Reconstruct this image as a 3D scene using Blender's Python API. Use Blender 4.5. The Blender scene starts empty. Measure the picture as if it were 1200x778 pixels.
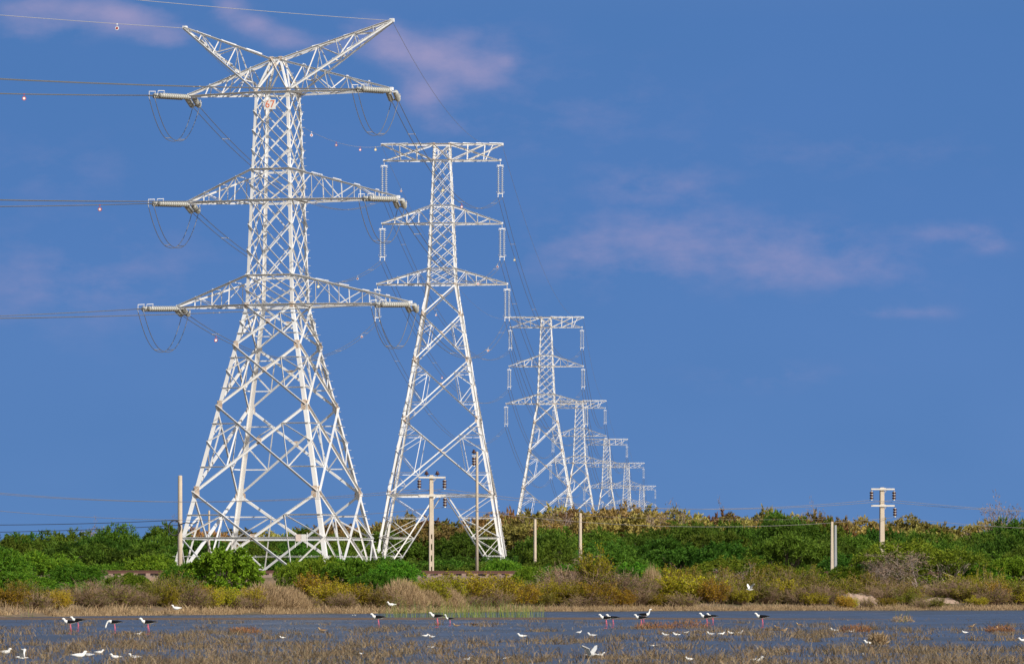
import bpy, math, random
import numpy as np
from mathutils import Vector as V, Matrix

SC = bpy.context.scene
COL = SC.collection
R = math.radians

# ------------------------------------------------------------------ camera
F = 5616.0      # focal length in photo pixels (1200 px wide), a long telephoto
CAMH = 1.1      # the photographer sits low beside the lagoon
HZ = 690.0      # photo row of the horizon

def P(x, y, d):
    """place at distance d that the photograph shows at pixel (x, y)"""
    return V(((x - 600) * d / F, d, CAMH + (HZ - y) * d / F))

cd = bpy.data.cameras.new('camera')
cam = bpy.data.objects.new('camera', cd)
COL.objects.link(cam)
cam.location = (0, 0, CAMH)
cam.rotation_euler = (R(90), 0, 0)
cd.sensor_width = 36.0
cd.lens = 36.0 * F / 1200
cd.shift_y = (HZ - 389) / 1200
cd.clip_start = 0.5
cd.clip_end = 20000
cd.dof.use_dof = True
cd.dof.focus_distance = 285
cd.dof.aperture_fstop = 9
SC.camera = cam

# ------------------------------------------------------------------ sky and sun
SUN_EL, SUN_AZ = 32.0, 138.0      # azimuth clockwise from +Y: behind the camera, to the right
w = bpy.data.worlds.new('World')
SC.world = w
w.use_nodes = True
nt = w.node_tree
for n in list(nt.nodes):
    nt.nodes.remove(n)

class G:
    """tiny node-graph helper"""
    def __init__(s, nt): s.nt = nt
    def n(s, t, **k):
        o = s.nt.nodes.new(t)
        for a, b in k.items():
            if a.startswith('i_'): o.inputs[a[2:].replace('_', ' ')].default_value = b
            else: setattr(o, a, b)
        return o
    def set(s, sock, v):
        if hasattr(v, 'is_output'): s.nt.links.new(v, sock)
        else: sock.default_value = v
    def m(s, op, a, b=0.0, c=None, clamp=False):
        o = s.nt.nodes.new('ShaderNodeMath'); o.operation = op; o.use_clamp = clamp
        s.set(o.inputs[0], a); s.set(o.inputs[1], b)
        if c is not None: s.set(o.inputs[2], c)
        return o.outputs[0]
    def mix(s, f, a, b):
        o = s.nt.nodes.new('ShaderNodeMix'); o.data_type = 'RGBA'
        s.set(o.inputs[0], f); s.set(o.inputs[6], a); s.set(o.inputs[7], b)
        return o.outputs[2]
    def ramp(s, f, stops):
        o = s.nt.nodes.new('ShaderNodeValToRGB')
        e = o.color_ramp.elements
        while len(e) < len(stops): e.new(0.5)
        for q, (p, c) in zip(e, stops): q.position = p; q.color = c
        s.set(o.inputs[0], f)
        return o.outputs[0]
    def noise(s, vec, scale, detail=4.0, rough=0.5):
        o = s.nt.nodes.new('ShaderNodeTexNoise')
        if vec is not None: s.nt.links.new(vec, o.inputs['Vector'])
        o.inputs['Scale'].default_value = scale; o.inputs['Detail'].default_value = detail
        o.inputs['Roughness'].default_value = rough
        return o.outputs[0]

g = G(nt)
sky = g.n('ShaderNodeTexSky', sky_type='NISHITA', sun_disc=False)
sky.sun_elevation = R(SUN_EL); sky.sun_rotation = R(SUN_AZ)
tc = g.n('ShaderNodeTexCoord').outputs['Generated']
sep = g.n('ShaderNodeSeparateXYZ'); nt.links.new(tc, sep.inputs[0])
sx, sy, sz = sep.outputs
yy = g.m('MAXIMUM', sy, 0.02)
az = g.m('DIVIDE', sx, yy)                    # tangent of the azimuth from north
el = g.m('DIVIDE', sz, yy)                    # tangent of the elevation
STR = 0.1
def c4(r, gg, b, k=1.0): return (r * k, gg * k, b * k, 1)
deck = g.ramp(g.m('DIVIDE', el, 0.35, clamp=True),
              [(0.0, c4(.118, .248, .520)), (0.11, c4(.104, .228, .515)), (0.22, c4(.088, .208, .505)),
               (0.34, c4(.080, .196, .480)), (0.60, c4(.17, .25, .44)), (1.0, c4(.22, .28, .42))])  # last two stops: unseen paler cloud overhead, added to brighten the water
comb = g.n('ShaderNodeCombineXYZ')
nt.links.new(az, comb.inputs[0]); nt.links.new(g.m('MULTIPLY', el, 1.9), comb.inputs[1])
nz1 = g.noise(comb.outputs[0], 62.0, 9.0, 0.60)
nz2 = g.noise(comb.outputs[0], 13.0, 3.0, 0.5)
def blob(a0, e0, wa, we, amp):
    da = g.m('DIVIDE', g.m('SUBTRACT', az, a0), wa)
    de = g.m('DIVIDE', g.m('SUBTRACT', el, e0), we)
    q = g.m('ADD', g.m('MULTIPLY', da, da), g.m('MULTIPLY', de, de))
    return g.m('MULTIPLY', g.m('POWER', 2.718, g.m('MULTIPLY', q, -1.0)), amp)
tot = None
for b in [(150, 22, 42, 16, 1.0), (195, 42, 30, 14, .8), (90, 10, 70, 14, .7), (40, 30, 60, 22, .4), (268, 8, 20, 14, .9), (298, 28, 22, 14, .9), (335, 46, 24, 12, .7), (390, 56, 40, 14, .45),
          (455, 52, 30, 16, .8), (500, 70, 40, 18, 1.0), (552, 86, 36, 16, .85), (590, 72, 18, 9, .5), (502, 112, 28, 20, .75), (525, 145, 26, 16, .4), (430, 30, 40, 16, .35), (560, 50, 60, 30, .3),
          (850, 285, 150, 34, .46), (770, 222, 90, 26, .32), (700, 300, 90, 50, .26), (1120, 272, 60, 14, .34), (1166, 286, 26, 14, .30), (1060, 367, 60, 9, .34), (960, 315, 130, 30, .34), (900, 440, 90, 16, .20),
          (90, 330, 180, 60, .30), (60, 200, 120, 40, .16), (650, 130, 160, 60, .18), (1000, 180, 200, 30, .14)]:
    b = ((b[0] - 600) / F, (HZ - b[1]) / F, b[2] / F, b[3] / F, b[4])
    v = blob(*b)
    tot = v if tot is None else g.m('ADD', tot, v)
cl = g.m('ADD', g.m('MULTIPLY', tot, .66), g.m('MULTIPLY_ADD', nz1, 1.25, -0.66), clamp=True)
cl = g.m('MULTIPLY', cl, g.m('MULTIPLY', tot, 3.0, clamp=True))
cl = g.m('MINIMUM', cl, 0.80)
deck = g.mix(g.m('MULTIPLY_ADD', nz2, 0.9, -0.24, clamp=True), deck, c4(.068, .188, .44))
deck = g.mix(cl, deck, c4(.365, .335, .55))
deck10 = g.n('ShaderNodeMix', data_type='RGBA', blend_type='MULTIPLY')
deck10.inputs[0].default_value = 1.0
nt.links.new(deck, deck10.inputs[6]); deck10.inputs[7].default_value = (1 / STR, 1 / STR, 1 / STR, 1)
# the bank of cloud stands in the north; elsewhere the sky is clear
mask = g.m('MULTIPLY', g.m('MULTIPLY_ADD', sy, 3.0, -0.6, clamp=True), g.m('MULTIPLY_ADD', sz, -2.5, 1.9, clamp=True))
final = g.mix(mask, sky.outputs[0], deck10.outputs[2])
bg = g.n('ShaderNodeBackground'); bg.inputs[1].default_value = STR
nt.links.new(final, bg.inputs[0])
wo = g.n('ShaderNodeOutputWorld'); nt.links.new(bg.outputs[0], wo.inputs[0])

sd = bpy.data.lights.new('sun', 'SUN')
sd.energy = 4.9; sd.angle = R(0.5); sd.color = (1.0, 0.935, 0.83)
so = bpy.data.objects.new('sun', sd); COL.objects.link(so)
SD = V((math.sin(R(SUN_AZ)) * math.cos(R(SUN_EL)), math.cos(R(SUN_AZ)) * math.cos(R(SUN_EL)), math.sin(R(SUN_EL))))
so.rotation_euler = SD.to_track_quat('Z', 'Y').to_euler()
so.location = SD * 200

SC.view_settings.view_transform = 'Standard'
SC.view_settings.look = 'None'
SC.view_settings.exposure = 0.0
SC.view_settings.gamma = 1.0
SC.view_settings.use_curve_mapping = False
SC.cycles.max_bounces = 6

# ------------------------------------------------------------------ materials
def mat(name, base, rough=0.6, metal=0.0, var=None, scale=3.0, bump=0.0, bscale=20.0, island=None, spec=0.5,
        transl=0.0, objvar=0.0, coord='Object', stops=None):
    m = bpy.data.materials.new(name); m.use_nodes = True
    t = m.node_tree; q = G(t)
    bs = t.nodes['Principled BSDF']
    bs.inputs['Roughness'].default_value = rough; bs.inputs['Metallic'].default_value = metal
    bs.inputs['Specular IOR Level'].default_value = spec
    colr = (*base, 1)
    out = None
    if var is not None:
        co = q.n('ShaderNodeTexCoord').outputs[coord]
        f = q.noise(co, scale, 5.0, 0.6)
        f = q.m('MULTIPLY_ADD', f, 2.4, -0.7, clamp=True)
        out = q.mix(f, colr, (*var, 1))
    if island is not None:
        ge = q.n('ShaderNodeNewGeometry').outputs['Random Per Island']
        st = [(i / max(1, len(island) - 1), (*c, 1)) for i, c in enumerate(island)]
        r_ = q.ramp(ge, st)
        if out is None: out = r_
        else: out = q.mix(0.55, out, r_)
    if objvar:
        oi = q.n('ShaderNodeObjectInfo').outputs['Random']
        hs = q.n('ShaderNodeHueSaturation')
        q.set(hs.inputs['Hue'], q.m('MULTIPLY_ADD', oi, objvar * 0.25, 0.5 - objvar * 0.125))
        q.set(hs.inputs['Value'], q.m('MULTIPLY_ADD', q.m('FRACT', q.m('MULTIPLY', oi, 7.31)), objvar * 2.2, 1 - objvar * 1.1))
        if out is None: hs.inputs['Color'].default_value = colr
        else: t.links.new(out, hs.inputs['Color'])
        out = hs.outputs[0]
    if out is not None: t.links.new(out, bs.inputs['Base Color'])
    else: bs.inputs['Base Color'].default_value = colr
    if bump:
        co = q.n('ShaderNodeTexCoord').outputs['Object']
        bp = q.n('ShaderNodeBump'); bp.inputs['Strength'].default_value = bump; bp.inputs['Distance'].default_value = 0.05
        t.links.new(q.noise(co, bscale, 6.0, 0.6), bp.inputs['Height'])
        t.links.new(bp.outputs[0], bs.inputs['Normal'])
    if transl:
        tr = q.n('ShaderNodeBsdfTranslucent')
        if out is not None: t.links.new(out, tr.inputs[0])
        else: tr.inputs[0].default_value = colr
        mx = q.n('ShaderNodeMixShader'); mx.inputs[0].default_value = transl
        t.links.new(bs.outputs[0], mx.inputs[1]); t.links.new(tr.outputs[0], mx.inputs[2])
        t.links.new(mx.outputs[0], t.nodes['Material Output'].inputs[0])
    return m

M = {}
M['steel'] = mat('galvanised_steel', (.77, .79, .82), .5, 0, var=(.60, .56, .52), scale=.9, island=[(.80, .82, .85), (.60, .60, .61), (.78, .74, .69), (.75, .78, .82), (.66, .62, .57)])
M['stained'] = mat('rust_stained_steel', (.60, .50, .41), .6, 0, var=(.42, .29, .20), scale=2.5)
M['glasslit'] = mat('lit_insulator_glass', (.66, .67, .66), .2, 0, var=(.56, .57, .56), scale=4)  # paler copy of the insulator glass; lit look put into its colour
M['plate'] = mat('white_enamel', (.82, .80, .76), .4)
M['pinkplate'] = mat('faded_enamel', (.80, .66, .58), .5)
M['orange'] = mat('orange_paint', (.72, .17, .07), .5)
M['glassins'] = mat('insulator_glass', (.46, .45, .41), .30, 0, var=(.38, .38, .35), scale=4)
M['fitting'] = mat('weathered_fitting', (.22, .21, .19), .5, .6)
M['alu'] = mat('aluminium_strand', (.34, .34, .34), .45, .75)
M['earth'] = mat('galvanised_wire', (.50, .48, .46), .5, .25)
M['spacer'] = mat('spacer_casting', (.40, .37, .33), .6)
M['cable'] = mat('black_cable', (.025, .025, .03), .6)
M['lvwire'] = mat('copper_wire', (.42, .38, .35), .45, .6)
M['concrete'] = mat('cast_concrete', (.56, .46, .35), .85, 0, var=(.44, .37, .29), scale=2.2, bump=.3)
M['greyconc'] = mat('grey_concrete', (.30, .31, .32), .85, 0, var=(.24, .25, .26), scale=2.2)
M['porcelain'] = mat('brown_porcelain', (.060, .020, .016), .25)
M['greycap'] = mat('pale_cement', (.7, .68, .62), .6)
M['armsteel'] = mat('crossarm_steel', (.62, .60, .56), .55, 0, var=(.50, .44, .36), scale=5)
M['red'] = mat('red_plastic', (.42, .05, .05), .5)
M['white'] = mat('white_plastic', (.8, .8, .78), .4)
M['yellow'] = mat('yellow_plastic', (.75, .55, .05), .4)
M['rail'] = mat('rusty_rail', (.10, .036, .022), .75, 0, var=(.07, .03, .022), scale=2)
M['sleeper'] = mat('concrete_sleeper', (.30, .20, .15), .9, 0, var=(.22, .15, .12), scale=6)
M['ballast'] = mat('ballast_stone', (.30, .20, .15), .95, 0, var=(.18, .13, .11), scale=9, bump=1.0, bscale=7)
M['bark'] = mat('grey_bark', (.20, .15, .11), .9, 0, var=(.12, .09, .07), scale=4)
M['palebark'] = mat('pale_bark', (.42, .34, .27), .9, 0, var=(.30, .23, .18), scale=4)
M['whitebark'] = mat('bare_grey_bark', (.36, .29, .26), .9, 0, var=(.30, .24, .21), scale=4)
M['twig'] = mat('dry_twig', (.21, .135, .085), .9, 0, island=[(.26, .165, .10), (.14, .09, .065), (.34, .23, .14), (.20, .12, .08)])
# foliage
M['green'] = mat('thorn_leaf', (0.0805, 0.1525, 0.0146), .6, island=[(0.0610, 0.1403, 0.0122), (0.1037, 0.1891, 0.0171), (0.0415, 0.1037, 0.0122), (0.1403, 0.2074, 0.0244)], transl=.3, objvar=.24, var=(0.1196, 0.1769, 0.0171), scale=.35, spec=.12)
M['bright'] = mat('bright_leaf', (.13, .25, .014), .55, island=[(.10, .22, .012), (.16, .30, .018), (.075, .165, .012), (.22, .33, .02)], transl=.3, objvar=.15, var=(.15, .27, .016), scale=.5, spec=.15)
M['lime'] = mat('lime_thorn_leaf', (.19, .24, .016), .6, island=[(.14, .20, .014), (.24, .285, .018), (.095, .135, .014), (.29, .30, .03)], transl=.3, objvar=.15, spec=.12)
M['yellowleaf'] = mat('yellow_shrub_leaf', (.36, .30, .014), .6, island=[(.32, .29, .016), (.46, .36, .014), (.21, .20, .014), (.27, .18, .03), (.50, .37, .016)], transl=.3, objvar=.3, spec=.1)
M['olive'] = mat('olive_shrub_leaf', (.21, .20, .02), .6, island=[(.19, .19, .016), (.26, .24, .02), (.13, .14, .015), (.25, .17, .04)], transl=.3, objvar=.25, spec=.1)
M['ochre'] = mat('ochre_leaf', (.31, .21, .05), .65, island=[(.33, .245, .05), (.20, .15, .04), (.46, .33, .13), (.17, .16, .03), (.42, .31, .18)], transl=.25, objvar=.42, var=(.17, .16, .03), scale=.3, spec=.1)
M['straw'] = mat('dry_straw', (.38, .26, .135), .8, island=[(.44, .31, .16), (.29, .19, .11), (.54, .40, .23), (.22, .145, .085)], transl=.15, spec=.1)
M['tuft'] = mat('marsh_stubble', (.24, .165, .095), .85, island=[(.30, .21, .12), (.13, .10, .07), (.42, .31, .18), (.09, .075, .055), (.26, .16, .09), (.20, .17, .10)], transl=.2, spec=.1)
M['reed'] = mat('reed_blade', (.16, .22, .05), .6, island=[(.15, .21, .06), (.24, .28, .05), (.11, .18, .06), (.36, .34, .05)], transl=.25, spec=.2)
M['meadow'] = mat('short_grass', (.13, .15, .03), .7, island=[(.12, .15, .03), (.18, .18, .05), (.09, .11, .03)], transl=.2, spec=.2)
M['under'] = mat('undergrowth_blade', (.13, .12, .04), .8, island=[(.14, .125, .035), (.20, .16, .07), (.08, .09, .025), (.17, .11, .06)], transl=.2, spec=.2)
# birds
M['bwhite'] = mat('white_plumage', (.80, .78, .74), .8)
M['bblack'] = mat('black_plumage', (.008, .008, .009), .9, spec=.05)
M['bpink'] = mat('pink_leg', (.72, .13, .19), .6)
M['bgrey'] = mat('grey_plumage', (.42, .42, .43), .8)
M['bbrown'] = mat('brown_plumage', (.20, .11, .055), .85, 0, var=(.11, .065, .04), scale=24)
M['bbuff'] = mat('buff_plumage', (.44, .30, .16), .85)

def soil():
    m = bpy.data.materials.new('lagoon_soil'); m.use_nodes = True
    t = m.node_tree; q = G(t); bs = t.nodes['Principled BSDF']
    co = q.n('ShaderNodeTexCoord').outputs['Object']
    a = q.m('MULTIPLY_ADD', q.noise(co, .12, 5), 2.6, -.8, clamp=True)
    b = q.m('MULTIPLY_ADD', q.noise(co, 1.4, 6), 2.4, -.7, clamp=True)
    c = q.mix(a, (.15, .105, .06, 1), (.30, .19, .13, 1))
    c = q.mix(b, c, (.10, .085, .035, 1))
    t.links.new(c, bs.inputs['Base Color']); bs.inputs['Roughness'].default_value = .95
    bp = q.n('ShaderNodeBump'); bp.inputs['Strength'].default_value = .8; bp.inputs['Distance'].default_value = .08
    t.links.new(q.noise(co, 5, 6), bp.inputs['Height']); t.links.new(bp.outputs[0], bs.inputs['Normal'])
    return m
M['soil'] = soil()

def water_mat():
    m = bpy.data.materials.new('rippled_water'); m.use_nodes = True
    t = m.node_tree; q = G(t); bs = t.nodes['Principled BSDF']
    bs.inputs['Base Color'].default_value = (.055, .058, .062, 1)
    bs.inputs['IOR'].default_value = 1.33
    co = q.n('ShaderNodeTexCoord').outputs['Object']
    mp = q.n('ShaderNodeMapping'); t.links.new(co, mp.inputs[0]); mp.inputs['Scale'].default_value = (1.0, .35, 1)
    f = q.m('MULTIPLY_ADD', q.noise(mp.outputs[0], .35, 4), 2.2, -.6, clamp=True)
    q.set(bs.inputs['Roughness'], q.m('MULTIPLY_ADD', f, .16, .24))
    b1 = q.n('ShaderNodeBump'); b1.inputs['Strength'].default_value = .9; b1.inputs['Distance'].default_value = .06
    t.links.new(q.noise(mp.outputs[0], 3.2, 5, .62), b1.inputs['Height'])
    t.links.new(b1.outputs[0], bs.inputs['Normal'])
    return m
M['water'] = water_mat()

# ------------------------------------------------------------------ object helpers
def link(o, parent=None):
    COL.objects.link(o)
    if parent is not None: o.parent = parent
    return o

PEND = []       # labels still to be told apart: (object, base text, tail text, photo x)
def tag(o, label=None, cat=None, group=None, kind=None):
    if label: o['label'] = label
    if cat: o['category'] = cat
    if group: o['group'] = group
    if kind: o['kind'] = kind
    return o

def thing(name, loc, label=None, cat=None, group=None, rz=0.0, scale=1.0):
    o = bpy.data.objects.new(name, None)
    o.empty_display_size = .3
    o.location = loc; o.rotation_euler = (0, 0, rz)
    o.scale = (scale,) * 3 if not hasattr(scale, '__len__') else scale
    link(o); tag(o, label, cat, group)
    return o

def copy_tree(o, parent=None):
    c = o.copy(); link(c)
    c.parent = parent
    if parent is not None: c.matrix_parent_inverse = o.matrix_parent_inverse.copy()
    for ch in KIDS.get(o.name, []):
        copy_tree(ch, c)
    return c
KIDS = {}

class MB:
    def __init__(s): s.v = []; s.f = []; s.mi = []; s.cur = 0
    def add(s, vs, fs):
        b = len(s.v); s.v.extend(tuple(p) for p in vs)
        for f in fs: s.f.append(tuple(b + i for i in f)); s.mi.append(s.cur)
    def L(s, a, b, wd, u, v, t=None):
        """rolled steel angle from a to b, flanges along u and v"""
        a = V(a); b = V(b)
        t = wd * .11 if t is None else t
        pr = [(0, 0), (wd, 0), (wd, t), (t, t), (t, wd), (0, wd)]
        vs = [a + u * x + v * y for x, y in pr] + [b + u * x + v * y for x, y in pr]
        fs = [(i, (i + 1) % 6, 6 + (i + 1) % 6, 6 + i) for i in range(6)] + [(5, 4, 3, 0), (3, 2, 1, 0), (6, 9, 10, 11), (6, 7, 8, 9)]
        s.add(vs, fs)
    def box(s, c, ex, ey, ez):
        """box with half-axis vectors"""
        c = V(c); ex, ey, ez = V(ex), V(ey), V(ez)
        vs = [c + ex * i + ey * j + ez * k for i in (-1, 1) for j in (-1, 1) for k in (-1, 1)]
        s.add(vs, [(0, 1, 3, 2), (4, 6, 7, 5), (0, 4, 5, 1), (2, 3, 7, 6), (0, 2, 6, 4), (1, 5, 7, 3)])
    def tube(s, pts, r, n=6, cap=True):
        pts = [V(p) for p in pts]
        rs = r if hasattr(r, '__len__') else [r] * len(pts)
        b = len(s.v); ref = None
        for i, p in enumerate(pts):
            d = (pts[min(i + 1, len(pts) - 1)] - pts[max(i - 1, 0)])
            d = d.normalized() if d.length > 1e-9 else V((0, 0, 1))
            if ref is None:
                ref = d.cross(V((0, 0, 1)) if abs(d.z) < .9 else V((1, 0, 0))).normalized()
            u = (ref - d * ref.dot(d))
            u = u.normalized() if u.length > 1e-6 else d.orthogonal().normalized()
            ref = u; v = d.cross(u)
            for k in range(n):
                an = 2 * math.pi * k / n
                s.v.append(tuple(p + (u * math.cos(an) + v * math.sin(an)) * rs[i]))
        for i in range(len(pts) - 1):
            for k in range(n):
                s.f.append((b + i * n + k, b + i * n + (k + 1) % n, b + (i + 1) * n + (k + 1) % n, b + (i + 1) * n + k)); s.mi.append(s.cur)
        if cap:
            s.f.append(tuple(b + k for k in reversed(range(n)))); s.mi.append(s.cur)
            s.f.append(tuple(b + (len(pts) - 1) * n + k for k in range(n))); s.mi.append(s.cur)
    def mesh(s, name, mats, smooth=False):
        me = bpy.data.meshes.new(name)
        me.from_pydata(s.v, [], s.f)
        for m in (mats if isinstance(mats, (list, tuple)) else [mats]): me.materials.append(m)
        me.polygons.foreach_set('material_index', s.mi)
        if smooth: me.polygons.foreach_set('use_smooth', [True] * len(me.polygons))
        me.update()
        return me
    def build(s, name, mats, parent=None, smooth=False):
        o = bpy.data.objects.new(name, s.mesh(name, mats, smooth))
        link(o, parent)
        if parent is not None: KIDS.setdefault(parent.name, []).append(o)
        return o

def part(name, me, parent):
    o = bpy.data.objects.new(name, me); link(o, parent)
    KIDS.setdefault(parent.name, []).append(o)
    return o

def np_mesh(name, verts, faces, mats, smooth=False):
    """fast mesh from numpy arrays, all faces with the same corner count"""
    me = bpy.data.meshes.new(name)
    nv, nf, k = len(verts), len(faces), faces.shape[1]
    me.vertices.add(nv); me.vertices.foreach_set('co', verts.astype(np.float32).ravel())
    me.loops.add(nf * k); me.loops.foreach_set('vertex_index', faces.astype(np.int32).ravel())
    me.polygons.add(nf); me.polygons.foreach_set('loop_start', np.arange(0, nf * k, k, dtype=np.int32))
    for m in (mats if isinstance(mats, (list, tuple)) else [mats]): me.materials.append(m)
    me.update(calc_edges=True); me.validate()
    return me

# 2-D value noise for terrain and planting
_rg = np.random.default_rng(5)
_lat = _rg.random((256, 256))
def vnoise(x, y):
    x = np.asarray(x, float); y = np.asarray(y, float)
    xi = np.floor(x).astype(int); yi = np.floor(y).astype(int)
    fx = x - xi; fy = y - yi
    fx = fx * fx * (3 - 2 * fx); fy = fy * fy * (3 - 2 * fy)
    L = lambda a, b: _lat[a % 256, b % 256]
    return (L(xi, yi) * (1 - fx) + L(xi + 1, yi) * fx) * (1 - fy) + (L(xi, yi + 1) * (1 - fx) + L(xi + 1, yi + 1) * fx) * fy
def fnoise(x, y, o=3):
    s = 0; a = .5
    for i in range(o): s = s + a * vnoise(np.asarray(x) * 2 ** i + 17 * i, np.asarray(y) * 2 ** i + 31 * i); a *= .5
    return s / (1 - .5 ** o)

# ------------------------------------------------------------------ terrain and water
def shore(x):
    return np.interp(x, [-60, -21, -11, -5, 0, 13, 27, 60], [178, 185, 211, 219, 235, 246, 251, 256]) + (fnoise(np.asarray(x) * .6, np.asarray(x) * 0 + 3.3) - .5) * 5
def rail_y(x): return 262 + .35 * np.asarray(x, float)
def ground(x, y):
    x = np.asarray(x, float); y = np.asarray(y, float)
    d = y - shore(x)
    z = np.where(d < 0, np.maximum(-.5, d * .05), np.minimum(.5, d * .07))
    z = z + np.where(d > 3, (fnoise(x * .3, y * .3) - .5) * .35, 0)
    k = np.abs(y - rail_y(x)) / math.sqrt(1 + .35 ** 2)
    bank = np.clip(1.72 - np.maximum(0, k - 2.4) / 1.6, -1, 1.72)
    near = np.abs(x) < 400
    z = np.where(near, np.maximum(z, bank), z)
    # low sandy bank at the right-hand shore
    sb = np.exp(-((x - 21.5) / 3.0) ** 2 - ((y - 262) / 3.5) ** 2) * .9
    z = np.maximum(z, np.where(sb > .05, sb + .1, -9))
    z = z + np.where(y > 330, np.minimum((y - 330) * .004, .9), 0)
    return z
def gz(x, y): return float(ground(np.array([x]), np.array([y]))[0])

xs = np.concatenate([[-5000, -2500, -1200, -600, -300, -160, -100], np.arange(-70, 70.1, 1.0), [100, 160, 300, 600, 1200, 2500, 5000]])
ys = np.concatenate([[-400, -200, -60, 0, 60, 120, 160], np.arange(172, 300, .8), np.arange(300, 520, 10), [600, 800, 1100, 1500, 2200, 3500, 6000, 9000]])
gx, gy = np.meshgrid(xs, ys)
gzv = ground(gx, gy)
gzv = np.where(gy < -50, 0.25, gzv)
vv = np.stack([gx.ravel(), gy.ravel(), gzv.ravel()], 1)
nx, ny = len(xs), len(ys)
ii = (np.arange(ny - 1)[:, None] * nx + np.arange(nx - 1)[None, :]).ravel()
ff = np.stack([ii, ii + 1, ii + 1 + nx, ii + nx], 1)
o = bpy.data.objects.new('ground', np_mesh('ground', vv, ff, M['soil'])); link(o); tag(o, kind='structure')
o.data.polygons.foreach_set('use_smooth', [True] * len(o.data.polygons))

mb = MB(); mb.add([(-420, -55, 0), (420, -55, 0), (420, 275, 0), (-420, 275, 0)], [(0, 1, 2, 3)])
o = mb.build('water', M['water']); tag(o, kind='structure')

# mud bar lying just proud of the water, parallel to the shore
mb = MB(); N = 90
rr = random.Random(3)
prev = None
for i in range(N + 1):
    t = i / N
    x = 600 * 0 + (-30 + 44 * t)
    yc = 172 + 3.0 * t + .5 * math.sin(t * 9)
    wd = (.9 + .5 * rr.random()) * min(1, (1 - t) * 7 + .05)
    z = .075 * min(1, (1 - t) * 4 + .1)
    row = [(x, yc - wd, -.05), (x, yc - wd * .4, z), (x, yc + wd * .4, z * .9), (x, yc + wd, -.05)]
    mb.v.extend(row)
    if i:
        b = (i - 1) * 4
        for k in range(3): mb.f.append((b + k, b + 4 + k, b + 5 + k, b + 1 + k)); mb.mi.append(0)
M['mud'] = mat('wet_mud', (.115, .075, .045), .7, 0, var=(.16, .10, .06), scale=3, bump=.6, bscale=12)
o = mb.build('mud_bar', M['mud'], smooth=True); tag(o, kind='structure')

M['sand'] = mat('pink_sandy_soil', (.50, .35, .26), .95, 0, var=(.38, .27, .20), scale=3, bump=.7, bscale=9)
for xp, wm, hm in ((1006, 1.0, .40), (1084, 1.5, .22)):
    yb = float(shore(np.array([(xp - 600) * 251 / F]))[0]) + 4.2; xb = (xp - 600) * yb / F
    gx2, gy2 = np.meshgrid(np.linspace(-1, 1, 25), np.linspace(-1, 1, 17))
    bx, by = xb + gx2 * wm * 1.3, yb + gy2 * 1.6
    bz = ground(bx, by) - .1 + (hm + .1) * np.clip(1.25 * (1 - gx2 ** 4) * (1 - gy2 ** 2), 0, 1) * (.45 + 1.1 * fnoise(bx * 2.6, by * 2.6, 4))
    i2 = (np.arange(16)[:, None] * 25 + np.arange(24)[None, :]).ravel()
    o = bpy.data.objects.new('sand_bank', np_mesh('sand_bank', np.stack([bx.ravel(), by.ravel(), bz.ravel()], 1), np.stack([i2, i2 + 1, i2 + 26, i2 + 25], 1), M['sand'])); link(o); tag(o, kind='structure')

# ------------------------------------------------------------------ railway
mb = MB()
stations = np.arange(-60, 60.1, .5)
rb = random.Random(9)
prev = None
for i, x in enumerate(stations):
    c = V((x, float(rail_y(x)), 0)); nrm = V((-.33, .944, 0)) 
    row = []
    for off, z in ((-4.3, .3), (-3.3, .85), (-2.5, 1.4), (-1.75, 1.83), (0, 1.85), (1.75, 1.83), (3.2, .9)):
        p = c + nrm * (off + rb.uniform(-.12, .12)); row.append((p.x, p.y, z + rb.uniform(-.07, .07) * (1 if abs(off) > 1 else .3)))
    mb.v.extend(row)
    if i:
        b = (i - 1) * 7
        for k in range(6): mb.f.append((b + k, b + 7 + k, b + 8 + k, b + 1 + k)); mb.mi.append(0)
o = mb.build('ballast', M['ballast']); tag(o, kind='structure')
trk = thing('railway_track', (0, 262, 1.9), 'rusty brown railway track on a stony bank running behind the shrubs', 'railway track')
for s in (-.55, .55):
    m1 = MB()
    dv = V((.944, .33, 0)); nv = V((-.33, .944, 0))
    for a, b2, hw, z0, z1 in ((0, 0, .065, 0, .02), (0, 0, .012, .02, .12), (0, 0, .035, .12, .165)):
        m1.box(V((0, 0, (z0 + z1) / 2 + .03)) + nv * s, dv * 62, nv * hw, V((0, 0, (z1 - z0) / 2)))
    m1.build('rail', M['rail'], trk)
msl = MB(); dv = V((.944, .33, 0)); nv = V((-.33, .944, 0))
msl.box((0, 0, 0), dv * .12, nv * 1.0, (0, 0, .075))
me_sl = msl.mesh('sleeper', M['sleeper'])
for k in range(88):
    t = -31 + k * .68
    q = part('sleeper', me_sl, trk)
    q.location = dv * t + V((0, 0, -.045 + .012 * math.sin(k * 5.1)))

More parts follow.
